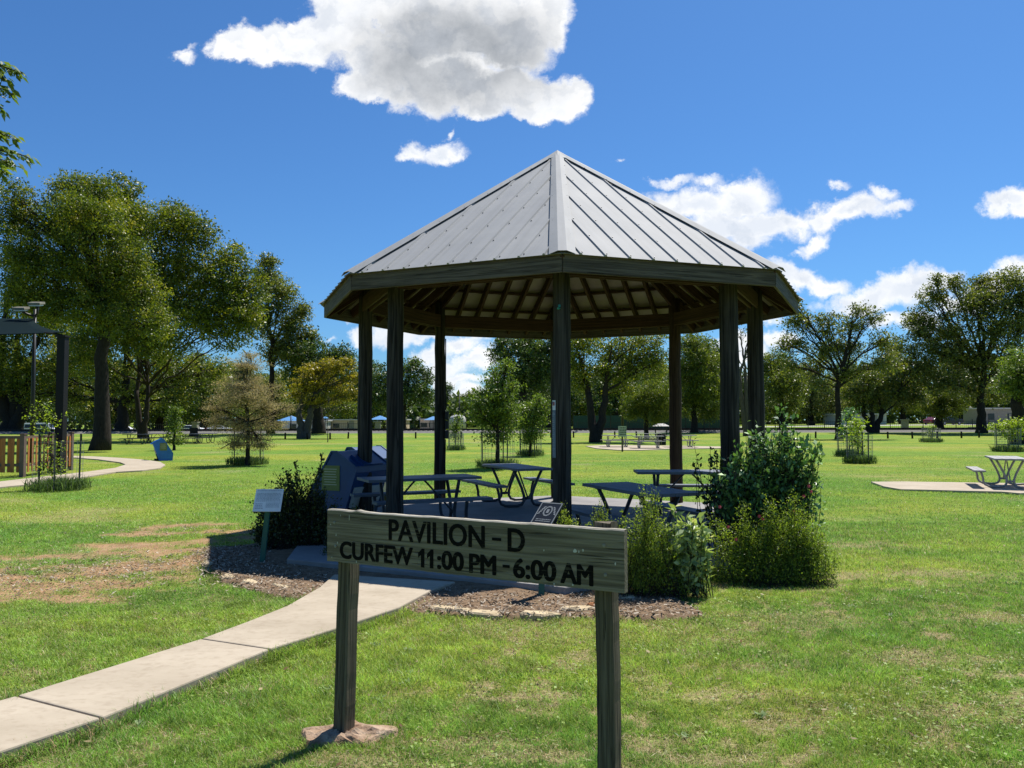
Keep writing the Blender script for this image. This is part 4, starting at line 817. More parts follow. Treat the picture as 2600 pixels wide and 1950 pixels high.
# octa() turns about its own centre; bring the slab into the pavilion's turned frame
cR, sR = math.cos(-PROT), math.sin(-PROT)
oc = [((x - PC[0]) * cR - (y - PC[1]) * sR, (x - PC[0]) * sR + (y - PC[1]) * cR) for x, y in SLAB]
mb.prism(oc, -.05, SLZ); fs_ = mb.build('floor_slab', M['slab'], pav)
bv = fs_.modifiers.new('edge', 'BEVEL'); bv.width = .012; bv.segments = 2
def pv(k, r, z): a = -math.pi / 2 + k * math.pi / 4; return Vector((r * math.cos(a), r * math.sin(a), z))
def board(name, p0, p1, w, h, mat, parent, up=(0, 0, 1), bevel=.006):
    p0 = Vector(p0); p1 = Vector(p1); ax = (p1 - p0); L = ax.length; ax.normalize(); sd = Vector(up).cross(ax)
    if sd.length < 1e-4: sd = Vector((0, 1, 0)).cross(ax)
    sd.normalize(); u = ax.cross(sd); mm = Matrix((ax, sd, u)).transposed().to_4x4(); mm.translation = (p0 + p1) / 2
    b = MB(); b.box((0, 0, 0), (L, w, h)); o = b.build(name, mat, parent, mat=mm)
    if bevel: q = o.modifiers.new('edge', 'BEVEL'); q.width = bevel; q.segments = 1
    return o
slope = (ZA - ZT) / ER
def zroof(r, apo=False): return ZA - slope * r
rads = [.121, .138, .142, .128, .125, .113, .128, .125]   # F, FR, R, BR, B, BL, L, FL
for k in range(8):
    b = MB(); nseg = 14; zt = zroof(PR) - .22; P_ = np.zeros((nseg, 3)); P_[:, 2] = np.linspace(-.0, zt - .0, nseg); P_[:, 0] = rng.normal(0, .004, nseg); P_[:, 1] = rng.normal(0, .004, nseg)
    b.tube(P_, rads[k] * (1.04 - .10 * np.linspace(0, 1, nseg) + rng.normal(0, .008, nseg)), 20)
    c = pv(k, PR, SLZ + .002); b.build('post', M['pole_brown' if k in (3,) else 'pole_wood'], pav, True, loc=c)
# fascia, sheets, ridge caps
c22 = math.cos(math.pi / 8)
for k in range(8):
    p0, p1 = pv(k, ER, (ZT + ZB) / 2), pv(k + 1, ER, (ZT + ZB) / 2); d = (p1 - p0).normalized()
    n_ = Vector((d.y, -d.x, 0)); sh_ = n_ * -.022
    board('fascia_board', p0 + sh_ + d * .012, p1 + sh_ - d * .012, .038, ZT - ZB, M['fascia'], pav)
    # roof sheet in its own plane: local x along the eave, y up the slope
    mid = (pv(k, ER, ZT) + pv(k + 1, ER, ZT)) / 2; apex = Vector((0, 0, ZA)); up = (apex - mid); LS = up.length; up.normalize(); nrm = d.cross(up)
    mm = Matrix((d, up, nrm)).transposed().to_4x4(); mm.translation = mid + nrm * .012
    half = (p1 - p0).length / 2; b = MB(); ov_ = .05
    e = half * (LS + ov_) / LS
    b.add([(-e, -ov_, 0), (e, -ov_, 0), (0, LS, 0), (-e, -ov_, -.004), (e, -ov_, -.004), (0, LS, -.004)], [(0, 1, 2), (0, 3, 4, 1), (1, 4, 5, 2), (2, 5, 3, 0)]); b.f.append((5, 4, 3)); b.m.append(2)
    nr_ = 9; sp2 = 2 * half / (nr_ + .35)
    for i in range(nr_):
        x = -half + sp2 * (i + .68); ymax_ = LS * (1 - abs(x) / half) - .06
        if ymax_ < .1: continue
        w1, w2, hh = .021, .010, .021
        b.add([(x - w1, -ov_, .0005), (x + w1, -ov_, .0005), (x + w2, -ov_, hh), (x - w2, -ov_, hh), (x - w1, ymax_, .0005), (x + w1, ymax_, .0005), (x + w2, ymax_, hh), (x - w2, ymax_, hh)], [(0, 1, 2, 3), (5, 4, 7, 6), (1, 5, 6, 2), (2, 6, 7, 3), (3, 7, 4, 0)])
        y = .03
        while y < ymax_:
            b.box((x + .045, y, .006), (.013, .013, .012), 1); y += .62
    b.build('roof_panel', [M['roof'], M['screw'], M['deck']], pav, mat=mm)
for k in range(8):
    e0 = pv(k, ER + .05, zroof(ER + .05)); ap = Vector((0, 0, ZA)); d = (ap - e0).normalized(); tang = Vector((-math.sin(-math.pi / 2 + k * math.pi / 4), math.cos(-math.pi / 2 + k * math.pi / 4), 0)); nn = tang.cross(d) * -1
    if nn.z < 0: nn = -nn
    wv = .17; tt = math.tan(math.pi / 8); drop = wv * .30
    b = MB(); q0, q1 = e0 + nn * .055, ap - d * .12 + nn * .055
    prof = [(-wv, -drop), (-.055, -.004), (.055, -.004), (wv, -drop)]
    vv = [q0 + tang * a + nn * h for a, h in prof] + [q1 + tang * a * .62 + nn * h * .62 for a, h in prof] 
    vv += [v_ - nn * .004 for v_ in vv]
    ff = []
    for i in range(3): ff += [(i, i + 1, 5 + i, 4 + i), (8 + i + 1, 8 + i, 12 + i, 13 + i)]
    ff += [(0, 8, 9, 1), (1, 9, 10, 2), (2, 10, 11, 3), (0, 4, 12, 8), (3, 11, 15, 7), (4, 5, 13, 12), (5, 6, 14, 13), (6, 7, 15, 14)]
    b.add(vv, ff)
    for j in range(8):
        for a in (-.11, .11): 
            c = q0 + d * (.1 + j * .58) + tang * a - nn * drop * .72; b.box(c, (.014, .014, .014), 1)
    b.build('ridge_cap', [M['roof'], M['screw']], pav)
b = MB(); ring = [pv(k, .36, zroof(.36) + .062) for k in range(8)]; b.add(ring + [Vector((0, 0, ZA + .075))] + [v_ - Vector((0, 0, .03)) for v_ in ring], [(k, (k + 1) % 8, 8) for k in range(8)] + [(9 + k, 9 + (k + 1) % 8, (k + 1) % 8, k) for k in range(8)]); b.build('apex_cap', M['roof'], pav)
# timber frame under the sheets
for k in range(8):
    p0, p1 = pv(k, PR, 0), pv(k + 1, PR, 0); d = (p1 - p0).normalized(); n_ = Vector((d.y, -d.x, 0)); zc = zroof(PR * c22) - .36
    z_ = 3.865
    for s_ in (-1, 1): board('ring_beam', p0 + d * .09 + n_ * (.055 * s_) + Vector((0, 0, z_)), p1 - d * .09 + n_ * (.055 * s_) + Vector((0, 0, z_)), .038, .26, M['beam'], pav)
    board('hip_rafter', pv(k, ER - .06, zroof(ER - .06) - .17), pv(k, .12, zroof(.12) - .17), .06, .22, M['beam'], pav)
    mid0 = (pv(k, ER, 0) + pv(k + 1, ER, 0)) / 2; inw = -mid0.normalized(); ap_ = mid0.length; half = (pv(k, ER, 0) - pv(k + 1, ER, 0)).length / 2
    for i in range(-3, 4):
        x = i * half * 2 / 7.6; run = ap_ * (1 - abs(x) / half) - .10
        sl2 = (ZA - ZT) / ap_; a = mid0 + d * x + inw * .05; e_ = mid0 + d * x + inw * run
        board('rafter', (a.x, a.y, ZT - .135 + .05 * sl2), (e_.x, e_.y, ZT - .135 + run * sl2), .055, .16, M['beam'], pav, bevel=0)
    for fr in (.12, .24, .36, .48, .6, .72, .84):
        rr = ER * (1 - fr) ; q0, q1 = pv(k, rr - .03, zroof(rr) - .040), pv(k + 1, rr - .03, zroof(rr) - .040); board('purlin', q0 + d * .05, q1 - d * .05, .12, .036, M['beam'], pav, bevel=0)
# things fixed to the posts
fp = pv(0, PR, 0)
def strip(z0, z1, a0, a1, rad, mi, b, n=5):
    for i in range(n):
        t0, t1 = a0 + (a1 - a0) * i / n, a0 + (a1 - a0) * (i + 1) / n
        v = [(fp.x + rad * math.cos(a), fp.y + rad * math.sin(a), z) for a, z in ((t0, z0), (t1, z0), (t1, z1), (t0, z1))]; b.add(v, [(0, 1, 2, 3)], mi)
b = MB(); rs = rads[0] * 1.04 + .004; a0, a1 = R(188), R(228)
strip(1.30, 1.93, a0, a1, rs, 0, b); strip(1.93, 2.06, a0, a1, rs, 1, b); strip(1.99, 2.04, R(198), R(222), rs + .002, 2, b); strip(2.015, 2.04, R(198), R(208), rs + .004, 3, b)
for i in range(22):
    z = 1.33 + i * .027; strip(z, z + rng.uniform(.004, .014), a0 + R(4), a1 - R(rng.uniform(3, 18)), rs + .002, 4, b, 3)
b.build('notice_strip', [M['strip'], M['white'], M['flag_red'], M['flag_blue'], M['strip_light']], pav)
bp = pv(5, PR, 0)
for i, z in enumerate((1.90, 1.70, 1.50)):
    b = MB(); b.box((0, 0, 0), (.075, .09, .17)); b.box((0, -.047, 0), (.06, .006, .14)); b.build('electrical_box', M['iron'], pav, loc=(bp.x + .155, bp.y - .04, z))
b = MB(); b.tube([(bp.x + .128, bp.y - .04, 2.0), (bp.x + .122, bp.y - .03, 2.8), (bp.x + .12, bp.y, 3.5)], .012, 6); b.tube([(bp.x + .125, bp.y - .04, 1.4), (bp.x + .115, bp.y - .04, .9), (bp.x + .12, bp.y - .04, .12)], .012, 6); b.build('conduit', M['iron'], pav, True)
b = MB(); b.tube([(fp.x - .03, fp.y - .115, 3.28), (fp.x - .05, fp.y - .15, 3.27)], .016, 8); b.box((fp.x - .03, fp.y - .125, 3.31), (.03, .02, .03)); b.build('hook', M['teal'], pav)

# ------------------------------------------------------------------ wooden sign
TLp = S(831.6, 1296.4, 0); dL, dR = 4.62, 3.73
def at(px, py, dist): d = ray(px, py); return d / d[1] * dist + np.array([0, 0, HC])
p0 = at(831, 1359, dL); p1 = at(1585.4, 1426, dR); ax = Vector(p1 - p0); BL_ = ax.length; ax.normalize(); BH = .292
sgn = thing('park_sign', 'weathered timber sign board on two posts reading PAVILION - D and curfew hours', 'sign', ((p0[0] + p1[0]) / 2, (p0[1] + p1[1]) / 2, 0))
O = Vector(sgn.location); bc = Vector((p0 + p1) / 2) - O; ny = Vector((ax.y, -ax.x, 0)).normalized(); upv = ny.cross(ax) * -1
if upv.z < 0: upv = -upv
mm = Matrix((ax, -ny, upv)).transposed().to_4x4(); mm.translation = bc - ny * .02
# board with a slightly uneven top edge
b = MB(); nx_ = 60; xs = np.linspace(-BL_ / 2, BL_ / 2, nx_); topz = BH / 2 + .0018 * np.array([math.sin(i * .9) * .5 + rng.normal(0, .3) for i in range(nx_)]); topz[:9] += .004; topz[7] += .006
botz = -BH / 2 + rng.normal(0, .0008, nx_); th = .02
vv = []
for i in range(nx_): vv += [(xs[i], -th, botz[i]), (xs[i], -th, topz[i] - .006), (xs[i], -th + .006, topz[i]), (xs[i], th - .004, topz[i]), (xs[i], th, topz[i] - .004), (xs[i], th, botz[i])]
ff = []
for i in range(nx_ - 1):
    for j in range(6): a_, b_ = i * 6 + j, i * 6 + (j + 1) % 6; ff.append((a_, a_ + 6, b_ + 6, b_)[::-1])
ff += [tuple(range(6)), tuple((nx_ - 1) * 6 + j for j in range(5, -1, -1))]
b.add(vv, ff)
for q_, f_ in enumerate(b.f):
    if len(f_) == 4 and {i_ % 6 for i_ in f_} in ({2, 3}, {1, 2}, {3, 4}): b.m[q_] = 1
bd = b.build('board', [M['sign_wood'], M['sunlit_top']], sgn, mat=mm)  # second slot paints the sun along the top edge
def text_mesh(txt, u0, u1, v0, v1, name, bold=.02):
    cu = bpy.data.curves.new('t', 'FONT'); cu.body = txt; cu.extrude = 0; cu.resolution_u = 4
    o = bpy.data.objects.new('t', cu); COL.objects.link(o); dg_ = bpy.context.evaluated_depsgraph_get(); me_ = bpy.data.meshes.new_from_object(o.evaluated_get(dg_))
    bpy.data.objects.remove(o); bpy.data.curves.remove(cu)
    co = np.array([v_.co[:] for v_ in me_.vertices]); polys = [tuple(p_.vertices) for p_ in me_.polygons]
    lo, hi = co.min(0), co.max(0); X0 = -BL_ / 2 + u0 * BL_; X1 = -BL_ / 2 + u1 * BL_; Z1 = BH / 2 - v0 * BH; Z0 = BH / 2 - v1 * BH
    bo = bold; x = X0 + bo + (co[:, 0] - lo[0]) / (hi[0] - lo[0]) * (X1 - X0 - 2 * bo); z = Z0 + bo * .6 + (co[:, 1] - lo[1]) / max(hi[1] - lo[1], 1e-6) * (Z1 - Z0 - 1.2 * bo)
    b = MB()
    for k_, (ox, oz) in enumerate(((0, 0), (-1, 0), (1, 0), (-.7, .6), (.7, .6), (-.7, -.6), (.7, -.6), (0, .6), (0, -.6))):
        b.add(np.stack([x + ox * bo, np.full(len(x), -th - .0011 - k_ * .00012), z + oz * bo], -1), [p_ for p_ in polys])
    return b.build(name, M['letter'], bd)
for txt, u0, u1, v0, v1 in [('PAVILION', .244, .584, .09, .49), ('-', .607, .637, .285, .335), ('D', .657, .712, .10, .50),
                            ('CURFEW', .052, .335, .585, .925), (':00', .421, .514, .59, .93), ('PM', .531, .621, .595, .935), ('-', .641, .664, .735, .785), ('6:00', .674, .807, .60, .94), ('AM', .818, .914, .605, .945)]:
    text_mesh(txt, u0, u1, v0, v1, 'lettering', (.0055 if v0 > .5 else .0045) if len(txt) > 1 or txt == 'D' else .001)
def one(u0, u1, v0, v1):
    pts = [(.46, 0), (1, 0), (1, 1), (.62, 1), (0, .74), (0, .5), (.46, .66)]; y0, y1 = -th - .0022, -th + .002; X = lambda p: (-BL_ / 2 + (u0 + (u1 - u0) * p[0]) * BL_, BH / 2 - (v1 + (v0 - v1) * p[1]) * BH)
    b = MB(); k = len(pts); b.add([(X(p)[0], y0, X(p)[1]) for p in pts] + [(X(p)[0], y1, X(p)[1]) for p in pts], [tuple(range(k)), tuple(range(2 * k - 1, k - 1, -1))] + [(i, k + i, k + (i + 1) % k, (i + 1) % k) for i in range(k)]); b.build('lettering', M['letter'], bd)
one(.354, .376, .59, .93); one(.386, .408, .59, .93)
def flake(u, v, w_, h_, mi='cream'):
    b = MB(); k = 7; pts = [(math.cos(i * 6.283 / k) * w_ * rng.uniform(.6, 1.2), 0, math.sin(i * 6.283 / k) * h_ * rng.uniform(.6, 1.2)) for i in range(k)]
    b.add([(p[0], -.0012, p[2]) for p in pts] + [(p[0], 0, p[2]) for p in pts], [tuple(range(k)), tuple(range(2 * k - 1, k - 1, -1))] + [(i, k + i, k + (i + 1) % k, (i + 1) % k) for i in range(k)]); return b.build('paint_fleck', M[mi], bd, loc=(-BL_ / 2 + u * BL_, -th - .0005, BH / 2 - v * BH))
for u, v, w_, h_ in [(.862, .40, .010, .011), (.885, .375, .004, .008), (.873, .405, .003, .007), (.975, .545, .004, .008), (.77, .43, .003, .006), (.845, .05, .004, .005), (.043, .63, .003, .006), (.037, .48, .0025, .008), (.06, .80, .003, .006), (.09, .12, .0018, .018), (.055, .09, .0015, .008), (.12, 1.0 - .04, .003, .007), (.455, .33, .002, .004), (.855, .955, .004, .005), (.80, .97, .003, .005), (.014, .28, .003, .005), (.02, .92, .004, .003)]: flake(u, v, w_, h_)
for u, v in [(.030, .24), (.035, .70), (.945, .27), (.948, .74)]:
    b = MB(); b.tube([(0, 0, 0), (0, -.004, 0), (0, -.0055, 0)], [.0085, .0085, .005], 12); b.build('bolt', M['pillar'], bd, loc=(-BL_ / 2 + u * BL_, -th, BH / 2 - v * BH))
# posts, 4x4 set behind the board
for nm, base, dist_, u, extra in (('post', (866, 1862), 4.64, .052, -.03), ('post', (1556, 2080), 3.80, .93, .018)):
    top = bc + ax * ((u - .5) * BL_) + upv * (BH / 2 + extra) - ny * (.042 + .046)
    foot = Vector(S(base[0], base[1], 0)) - O; foot.z = -.1
    if u > .5: foot = Vector((top.x + .012, top.y - .01, -.1))
    else:
        foot.x, foot.y = top.x - .03, top.y + .0
    dirv = (top - foot); L_ = dirv.length; zax = dirv.normalized(); xax = (ax - zax * ax.dot(zax)).normalized(); yax = zax.cross(xax); m2 = Matrix((xax, yax, zax)).transposed().to_4x4(); m2.translation = foot
    b = MB(); ns = 16; hw = .045
    for i in range(ns): 
        pass
    zs = np.linspace(0, L_, ns); vv = []
    for i in range(ns):
        c_ = .005; jx = rng.normal(0, .0012, 2)
        for (sx, sy) in ((-hw + c_, -hw), (hw - c_, -hw), (hw, -hw + c_), (hw, hw - c_), (hw - c_, hw), (-hw + c_, hw), (-hw, hw - c_), (-hw, -hw + c_)): vv.append((sx + jx[0], sy + jx[1], zs[i] + (rng.normal(0, .006) if i == ns - 1 else 0)))
    ff = [(i * 8 + j, i * 8 + (j + 1) % 8, (i + 1) * 8 + (j + 1) % 8, (i + 1) * 8 + j) for i in range(ns - 1) for j in range(8)] + [tuple(range(7, -1, -1)), tuple((ns - 1) * 8 + j for j in range(8))]
    b.add(vv, ff); b.build('post', M['post_wood'], sgn, mat=m2)
    if u < .5:
        b = MB(); n1_, n2_ = 28, 6; vv = [(foot.x + .005, foot.y - .01, .032)]
        for j in range(n2_):
            for i in range(n1_):
                a = i * 6.2832 / n1_; r_ = (j + 1) / n2_; prof = (.032, .033, .03, .026, .014, -.04)[j]
                rr_ = r_ * (.21 + .05 * math.sin(a * 2 + 1) + .03 * math.sin(a * 5)) * (1.15 if math.cos(a) > 0 else 1)
                vv.append((foot.x + .005 + rr_ * math.cos(a) * 1.12, foot.y - .015 + rr_ * math.sin(a) * .82, prof + rng.normal(0, .008) * (j < 5)))
        ff = [(0, 1 + i, 1 + (i + 1) % n1_) for i in range(n1_)] + [(1 + j * n1_ + i, 1 + (j + 1) * n1_ + i, 1 + (j + 1) * n1_ + (i + 1) % n1_, 1 + j * n1_ + (i + 1) % n1_) for j in range(n2_ - 1) for i in range(n1_)]
        b.add(vv, ff); b.build('concrete_footing', M['footing'], sgn)

# ------------------------------------------------------------------ small notice and plaque
def bars(b, x0, x1, z0, z1, n, y, mi, gaps=.35):
    h = (z1 - z0) / n
    for i in range(n):
        z = z1 - h * (i + .5); x = x0
        if rng.random() < .12: continue
        while x < x1 - .01:
            wd = rng.uniform(.008, .03); b.box(((x + min(x + wd, x1)) / 2, y, z), (min(wd, x1 - x), .0012, h * .45), mi); x += wd + .005
nb0 = S(664, 1433); ns_ = thing('notice_sign', 'white printed notice on a leaning green post in the left bed', 'sign', nb0)
b = MB(); b.tube([(0, 0, -.05), (.05, .0, .5), (.075, -.01, .86)], .0, 4); b = MB(); b.bar((0, 0, -.05), (.08, .0, .76), .06, .045, 0, (0, 1, 0)); b.build('post', M['green_post'], ns_)
b = MB(); b.box((0, 0, 0), (.345, .012, .30), 0); bars(b, -.15, .15, -.02, .135, 9, -.0068, 1); bars(b, -.02, .15, -.10, -.03, 4, -.0068, 1); bars(b, -.15, -.05, -.12, -.04, 4, -.0068, 1)
mt = Matrix.Translation((.085, -.03, .80)) @ Matrix.Rotation(R(-28), 4, 'X'); b.build('panel', [M['white'], M['textgrey']], ns_, mat=mt)
pb = S(1374, 1520); pq = thing('memorial_plaque', 'black tilted memorial plaque with white emblem on a green post', 'plaque', pb)
b = MB(); b.bar((0, 0, -.05), (.02, .05, .73), .06, .06, 0, (0, 1, 0)); b.build('post', M['green_post'], pq)
b = MB(); b.box((0, 0, 0), (.26, .016, .34), 0)
for (c_, s_) in (((0, -.009, .16), (.26, .004, .012)), ((0, -.009, -.16), (.26, .004, .012)), ((.124, -.009, 0), (.012, .004, .31)), ((-.124, -.009, 0), (.012, .004, .31))): b.box(c_, s_, 1)
for i in range(20):
    a = i * 6.283 / 20; b.box((.045 * math.cos(a), -.0095, .05 + .06 * math.sin(a)), (.016, .003, .016), 1)
for sx in (-1, 1):
    for i in range(5): b.box((sx * (.06 + .01 * i), -.0095, .10 - .022 * i), (.03, .003, .012), 1, Matrix.Rotation(sx * .5, 3, 'Y'))
b.box((0, -.0095, .05), (.03, .003, .05), 1)
bars(b, -.09, .09, -.14, -.05, 4, -.0095, 1)
q = Matrix.Translation((.055, .03, .83)) @ Matrix.Rotation(R(-38), 4, 'Z') @ Matrix.Rotation(R(-48), 4, 'X'); b.build('panel', [M['plaque'], M['silver']], pq, mat=q)

# ------------------------------------------------------------------ picnic tables
def make_table(label, loc, rz, plank, tube, group, L=1.9):
    t_ = thing('picnic_table', label, 'picnic table', loc, rz, group)
    b = MB()
    for i in range(4): b.box((0, -.285 + i * .19, .74), (L, .182, .042))
    o = b.build('table_top', M[plank], t_)
    for s_ in (-1, 1):
        b = MB(); b.box((0, s_ * .64, .435), (L, .13, .042)); b.box((0, s_ * .777, .435), (L, .13, .042)); b.build('seat', M[plank], t_)
    for fx in (-.58, .58):
        b = MB()
        for s_ in (-1, 1):
            pr = [(-.30, .715), (-.22, .56), (-.13, .36), (-.085, .22), (-.085, .12), (-.13, .05), (-.22, .026), (-.36, .026), (-.48, .035), (-.56, .075), (-.60, .15), (-.605, .24), (-.63, .34), (-.655, .412)]
            b.tube([(fx, s_ * y, z) for y, z in pr], .028, 8)
            b.box((fx, s_ * .70, .408), (.06, .26, .012))
        b.box((fx, 0, .712), (.06, .68, .014)); b.box((fx, 0, .17), (.05, .17, .05)); b.build('leg_frame', M[tube], t_, True)
    for s_ in (-1, 1):
        b = MB(); b.tube([(s_ * .06, 0, .715), (s_ * .12, 0, .66), (s_ * .53, 0, .22), (s_ * .58, 0, .18)], .016, 6); b.build('brace', M[tube], t_, True)
    return t_
PT = 'picnic tables under the pavilion'
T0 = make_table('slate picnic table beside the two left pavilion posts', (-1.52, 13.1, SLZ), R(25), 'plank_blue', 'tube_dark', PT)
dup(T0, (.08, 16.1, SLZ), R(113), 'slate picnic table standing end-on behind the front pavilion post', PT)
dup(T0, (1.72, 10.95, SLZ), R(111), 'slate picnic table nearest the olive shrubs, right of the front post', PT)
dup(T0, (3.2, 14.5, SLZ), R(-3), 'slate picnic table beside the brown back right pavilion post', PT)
OT = 'picnic tables out on the lawn'
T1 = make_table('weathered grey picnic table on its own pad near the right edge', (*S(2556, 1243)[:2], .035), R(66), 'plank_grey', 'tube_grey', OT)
T1.location.y += .55; T1.location.x += .35
for (px, py, rz, dy, lb) in [(1310, 827, 4, 0, 'left table of the far pad, behind the small pale sign'), (1405, 0, 0, 0, ''), (0, 0, 0, 0, '')][:0]: pass
for (a, bb, rz, lb) in [(300, 822, 3, 'grey picnic table behind the small pale sign on the far pad'), (655, 838, -2, 'front grey picnic table of the far pad beside the litter bin'), (665, 790, 2, 'grey picnic table half hidden behind another on the far pad'), (1025, 824, 2, 'grey picnic table behind the brown pavilion post on the far pad')]:
    p = S(1500 + a * .22604, 950 + bb * .22604); dup(T1, (p[0], p[1] + .3, .03), R(rz), lb, OT)
LT = 'dark picnic tables under the left trees'
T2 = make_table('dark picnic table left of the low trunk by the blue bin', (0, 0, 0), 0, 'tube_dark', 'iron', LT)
for i, (a, bb, lb) in enumerate([(885, 1219, ''), (1020, 1213, 'dark picnic table half hidden behind the far blue bin'), (1240, 1216, 'dark picnic table in front of the tree stump'), (1320, 1212, 'dark picnic table right of the tree stump')]):
    p = S(a * .3917, 650 + bb * .3917)
    if i == 0: T2.location = (p[0], p[1], 0); T2.rotation_euler.z = R(3)
    else: dup(T2, p, R(2 - 3 * i), lb, LT)

# ------------------------------------------------------------------ blue bins
def make_bin(label, loc, rz, mat, group, H=1.15, mirror=1):
    t_ = thing('recycling_bin', label, 'bin', loc, rz, group); W_ = .78 * H
    pr = [(-.20, .0), (.36, .0), (.38, .32), (-.03, .98), (-.12, .98), (-.43, .78), (-.43, .70)]
    pr = [(x * mirror * H, z * H) for x, z in pr]; b = MB(); n = len(pr)
    v = [(x, -W_ / 2, z) for x, z in pr] + [(x, W_ / 2, z) for x, z in pr]; f = [tuple(range(n)), tuple(range(2 * n - 1, n - 1, -1))] + [(i, n + i, n + (i + 1) % n, (i + 1) % n) for i in range(n)]
    if mirror < 0: f = [q[::-1] for q in f]
    b.add(v, f); b.build('body', M[mat], t_)
    for y in (-W_ / 2 - .006, W_ / 2 + .006):
        b = MB()
        for i in range(n - 1):
            (x0, z0), (x1, z1) = pr[i], pr[(i + 1) % n]; b.bar((x0, y, z0), (x1, y, z1), .03, .03, 0, (0, 1, 0))
        b.build('edge_rail', M[mat], t_)
    # front face with a pale panel, a dark mouth and a flap
    (x0, z0), (x1, z1) = pr[0], pr[6]; d = Vector((x1 - x0, 0, z1 - z0)).normalized(); o_ = Vector((x0, 0, z0)); nrm_ = Vector((-d.z, 0, d.x)) * (1 if mirror > 0 else -1)
    b = MB(); b.bar(o_ + d * .30 + nrm_ * .012, o_ + d * .52 * H + nrm_ * .012, W_ * .86, .02, 0, nrm_); b.build('front_panel', M['cream'], t_)
    b = MB(); b.bar(o_ + d * .06 + nrm_ * .01, o_ + d * .28 + nrm_ * .01, W_ * .9, .018, 0, nrm_); b.build('kick_panel', M['dark'], t_)
    (x0, z0), (x1, z1) = pr[4], pr[5]; d = Vector((x1 - x0, 0, z1 - z0)).normalized(); o_ = Vector((x0, 0, z0)); n2 = Vector((d.z, 0, -d.x)) * (1 if mirror < 0 else 1)
    if n2.z < 0: n2 = -n2
    b = MB(); b.bar(o_ + d * .16 + n2 * .02, o_ + d * .48 + n2 * .02, W_ * .62, .04, 0, n2); b.build('flap', M[mat], t_)
    b = MB(); cx_ = -.02 * mirror * H; b.box((cx_, -W_ / 2 - .008, .62 * H), (.30 * H, .008, .34 * H), 0)
    for i in range(7): b.box((cx_ - .01, -W_ / 2 - .0135, (.74 - i * .035) * H), (.22 * H - .02 * (i % 3), .002, .010 * H), 1)
    b.build('label_panel', [M['lime'], M['greensign']], t_)
    b = MB(); b.box((0, 0, .03), (.72 * H, W_ * .96, .06)); b.build('base', M['dark'], t_)
    return t_
BNG = 'blue recycling bins'
fb = S(1800 * .22604, 1000 + 748 * .22604); make_bin('lone sunlit blue slanted bin beside the bend of the tan path', (fb[0], fb[1] + .3, 0), R(27), 'blue_lit', BNG, 1.0)
nb1 = make_bin('left of two shaded blue slanted bins beside the pavilion', (-2.98, 14.4, 0), R(-25), 'blue', BNG, 1.28, -1)
dup(nb1, (-3.12, 16.4, 0), R(-25), 'right of two shaded blue slanted bins, half behind pavilion posts', BNG)

# ------------------------------------------------------------------ cages and stakes
def cage(px, py, dia, h, label, stakes=3):
    p = D(px, py); t_ = thing('wire_cage', label, 'cage', p, 0, 'wire cages round young trees'); r = dia / 2; b = MB(); n = 26; rw = max(.0022, p[1] * .00013)
    for i in range(n):
        a = i * 6.2832 / n; b.tube([(r * math.cos(a), r * math.sin(a), 0), (r * 1.03 * math.cos(a + .02), r * 1.03 * math.sin(a), h * rng.uniform(.97, 1.01))], rw, 3, cap=False)
    for k in range(9):
        z = h * (k + .6) / 9; b.tube([(r * math.cos(a) * 1.01, r * math.sin(a) * 1.01, z + .012 * math.sin(3 * a + k)) for a in np.linspace(0, 6.2832, 25)], rw, 3, cap=False)
    b.build('wire_mesh', M['wire'], t_)
    for k in range(stakes):
        a = k * 6.2832 / stakes + .9; b = MB(); b.bar((r * .93 * math.cos(a), r * .93 * math.sin(a), -.05), (r * .97 * math.cos(a), r * .97 * math.sin(a), h * 1.12), .035, .035); b.build('stake', M['iron'], t_)
    return p
TG = []
for (px, py, dia, h, lb, g) in [(124, 1058, 1.15, 1.3, 'wire cage round the thin sapling by the orange fence', 1), (535, 1003, 1.25, 1.45, 'wire cage round the brown cypress sapling', 1), (1075, 1010, 1.25, 1.35, 'wire cage round the taller young tree behind pavilion', 1), (1146, 984, 1.1, 1.35, 'wire cage round the smaller young tree behind pavilion', .6),
                              (1857, 1000, 1.0, 1.15, 'wire cage round the bushy yellow green sapling on the right lawn', 1), (1835, 985, 1.1, 1.2, 'wire cage behind the bushy sapling, round a silvery shrub', .7), (2178, 975, 1.25, 1.3, 'wire cage round the fresh green sapling at the right edge', .8), (2012, 955, 1.3, 1.1, 'wire cage round the tiny sapling far on the right lawn', .5), (985, 972, .9, 1.0, 'wire cage round the tiny sapling beside the electrical boxes', .4)]:
    p = cage(px, py, dia, h, lb); TG.append((p, dia * .55, g))
VV, CC = [], []
for p, r, g in TG:
    n = int(1700 * g); q = rng.normal(0, .62, (n, 2)) * r; q = q[np.hypot(q[:, 0], q[:, 1]) < r * 1.25]; n = len(q)
    b0 = np.stack([p[0] + q[:, 0], p[1] + q[:, 1], np.full(n, -.02)], -1); yaw = rng.uniform(0, 6.28, n); dv = np.stack([np.cos(yaw), np.sin(yaw), 0 * yaw], -1); sd = np.stack([-np.sin(yaw), np.cos(yaw), 0 * yaw], -1)
    h = rng.uniform(.08, .40, n)[:, None]; w_ = .006 + p[1] * .00025; md = b0 + dv * h * .12 + np.array([0, 0, .6]) * h; tp = b0 + dv * h * .5 + np.array([0, 0, 1]) * h
    VV.append(np.stack([b0, md - sd * w_, tp, md + sd * w_], 1)); CC.append(np.array([.11, .18, .035]) * rng.uniform(.5, 1.4, (n, 1)))
tag(link('long_grass', quads_mesh('long_grass', np.concatenate(VV), M['blade'], {'gc': np.concatenate(CC)})), 'unmown long grass left standing inside the wire cages', 'grass', None, 'stuff')
CG = 'caged young trees'
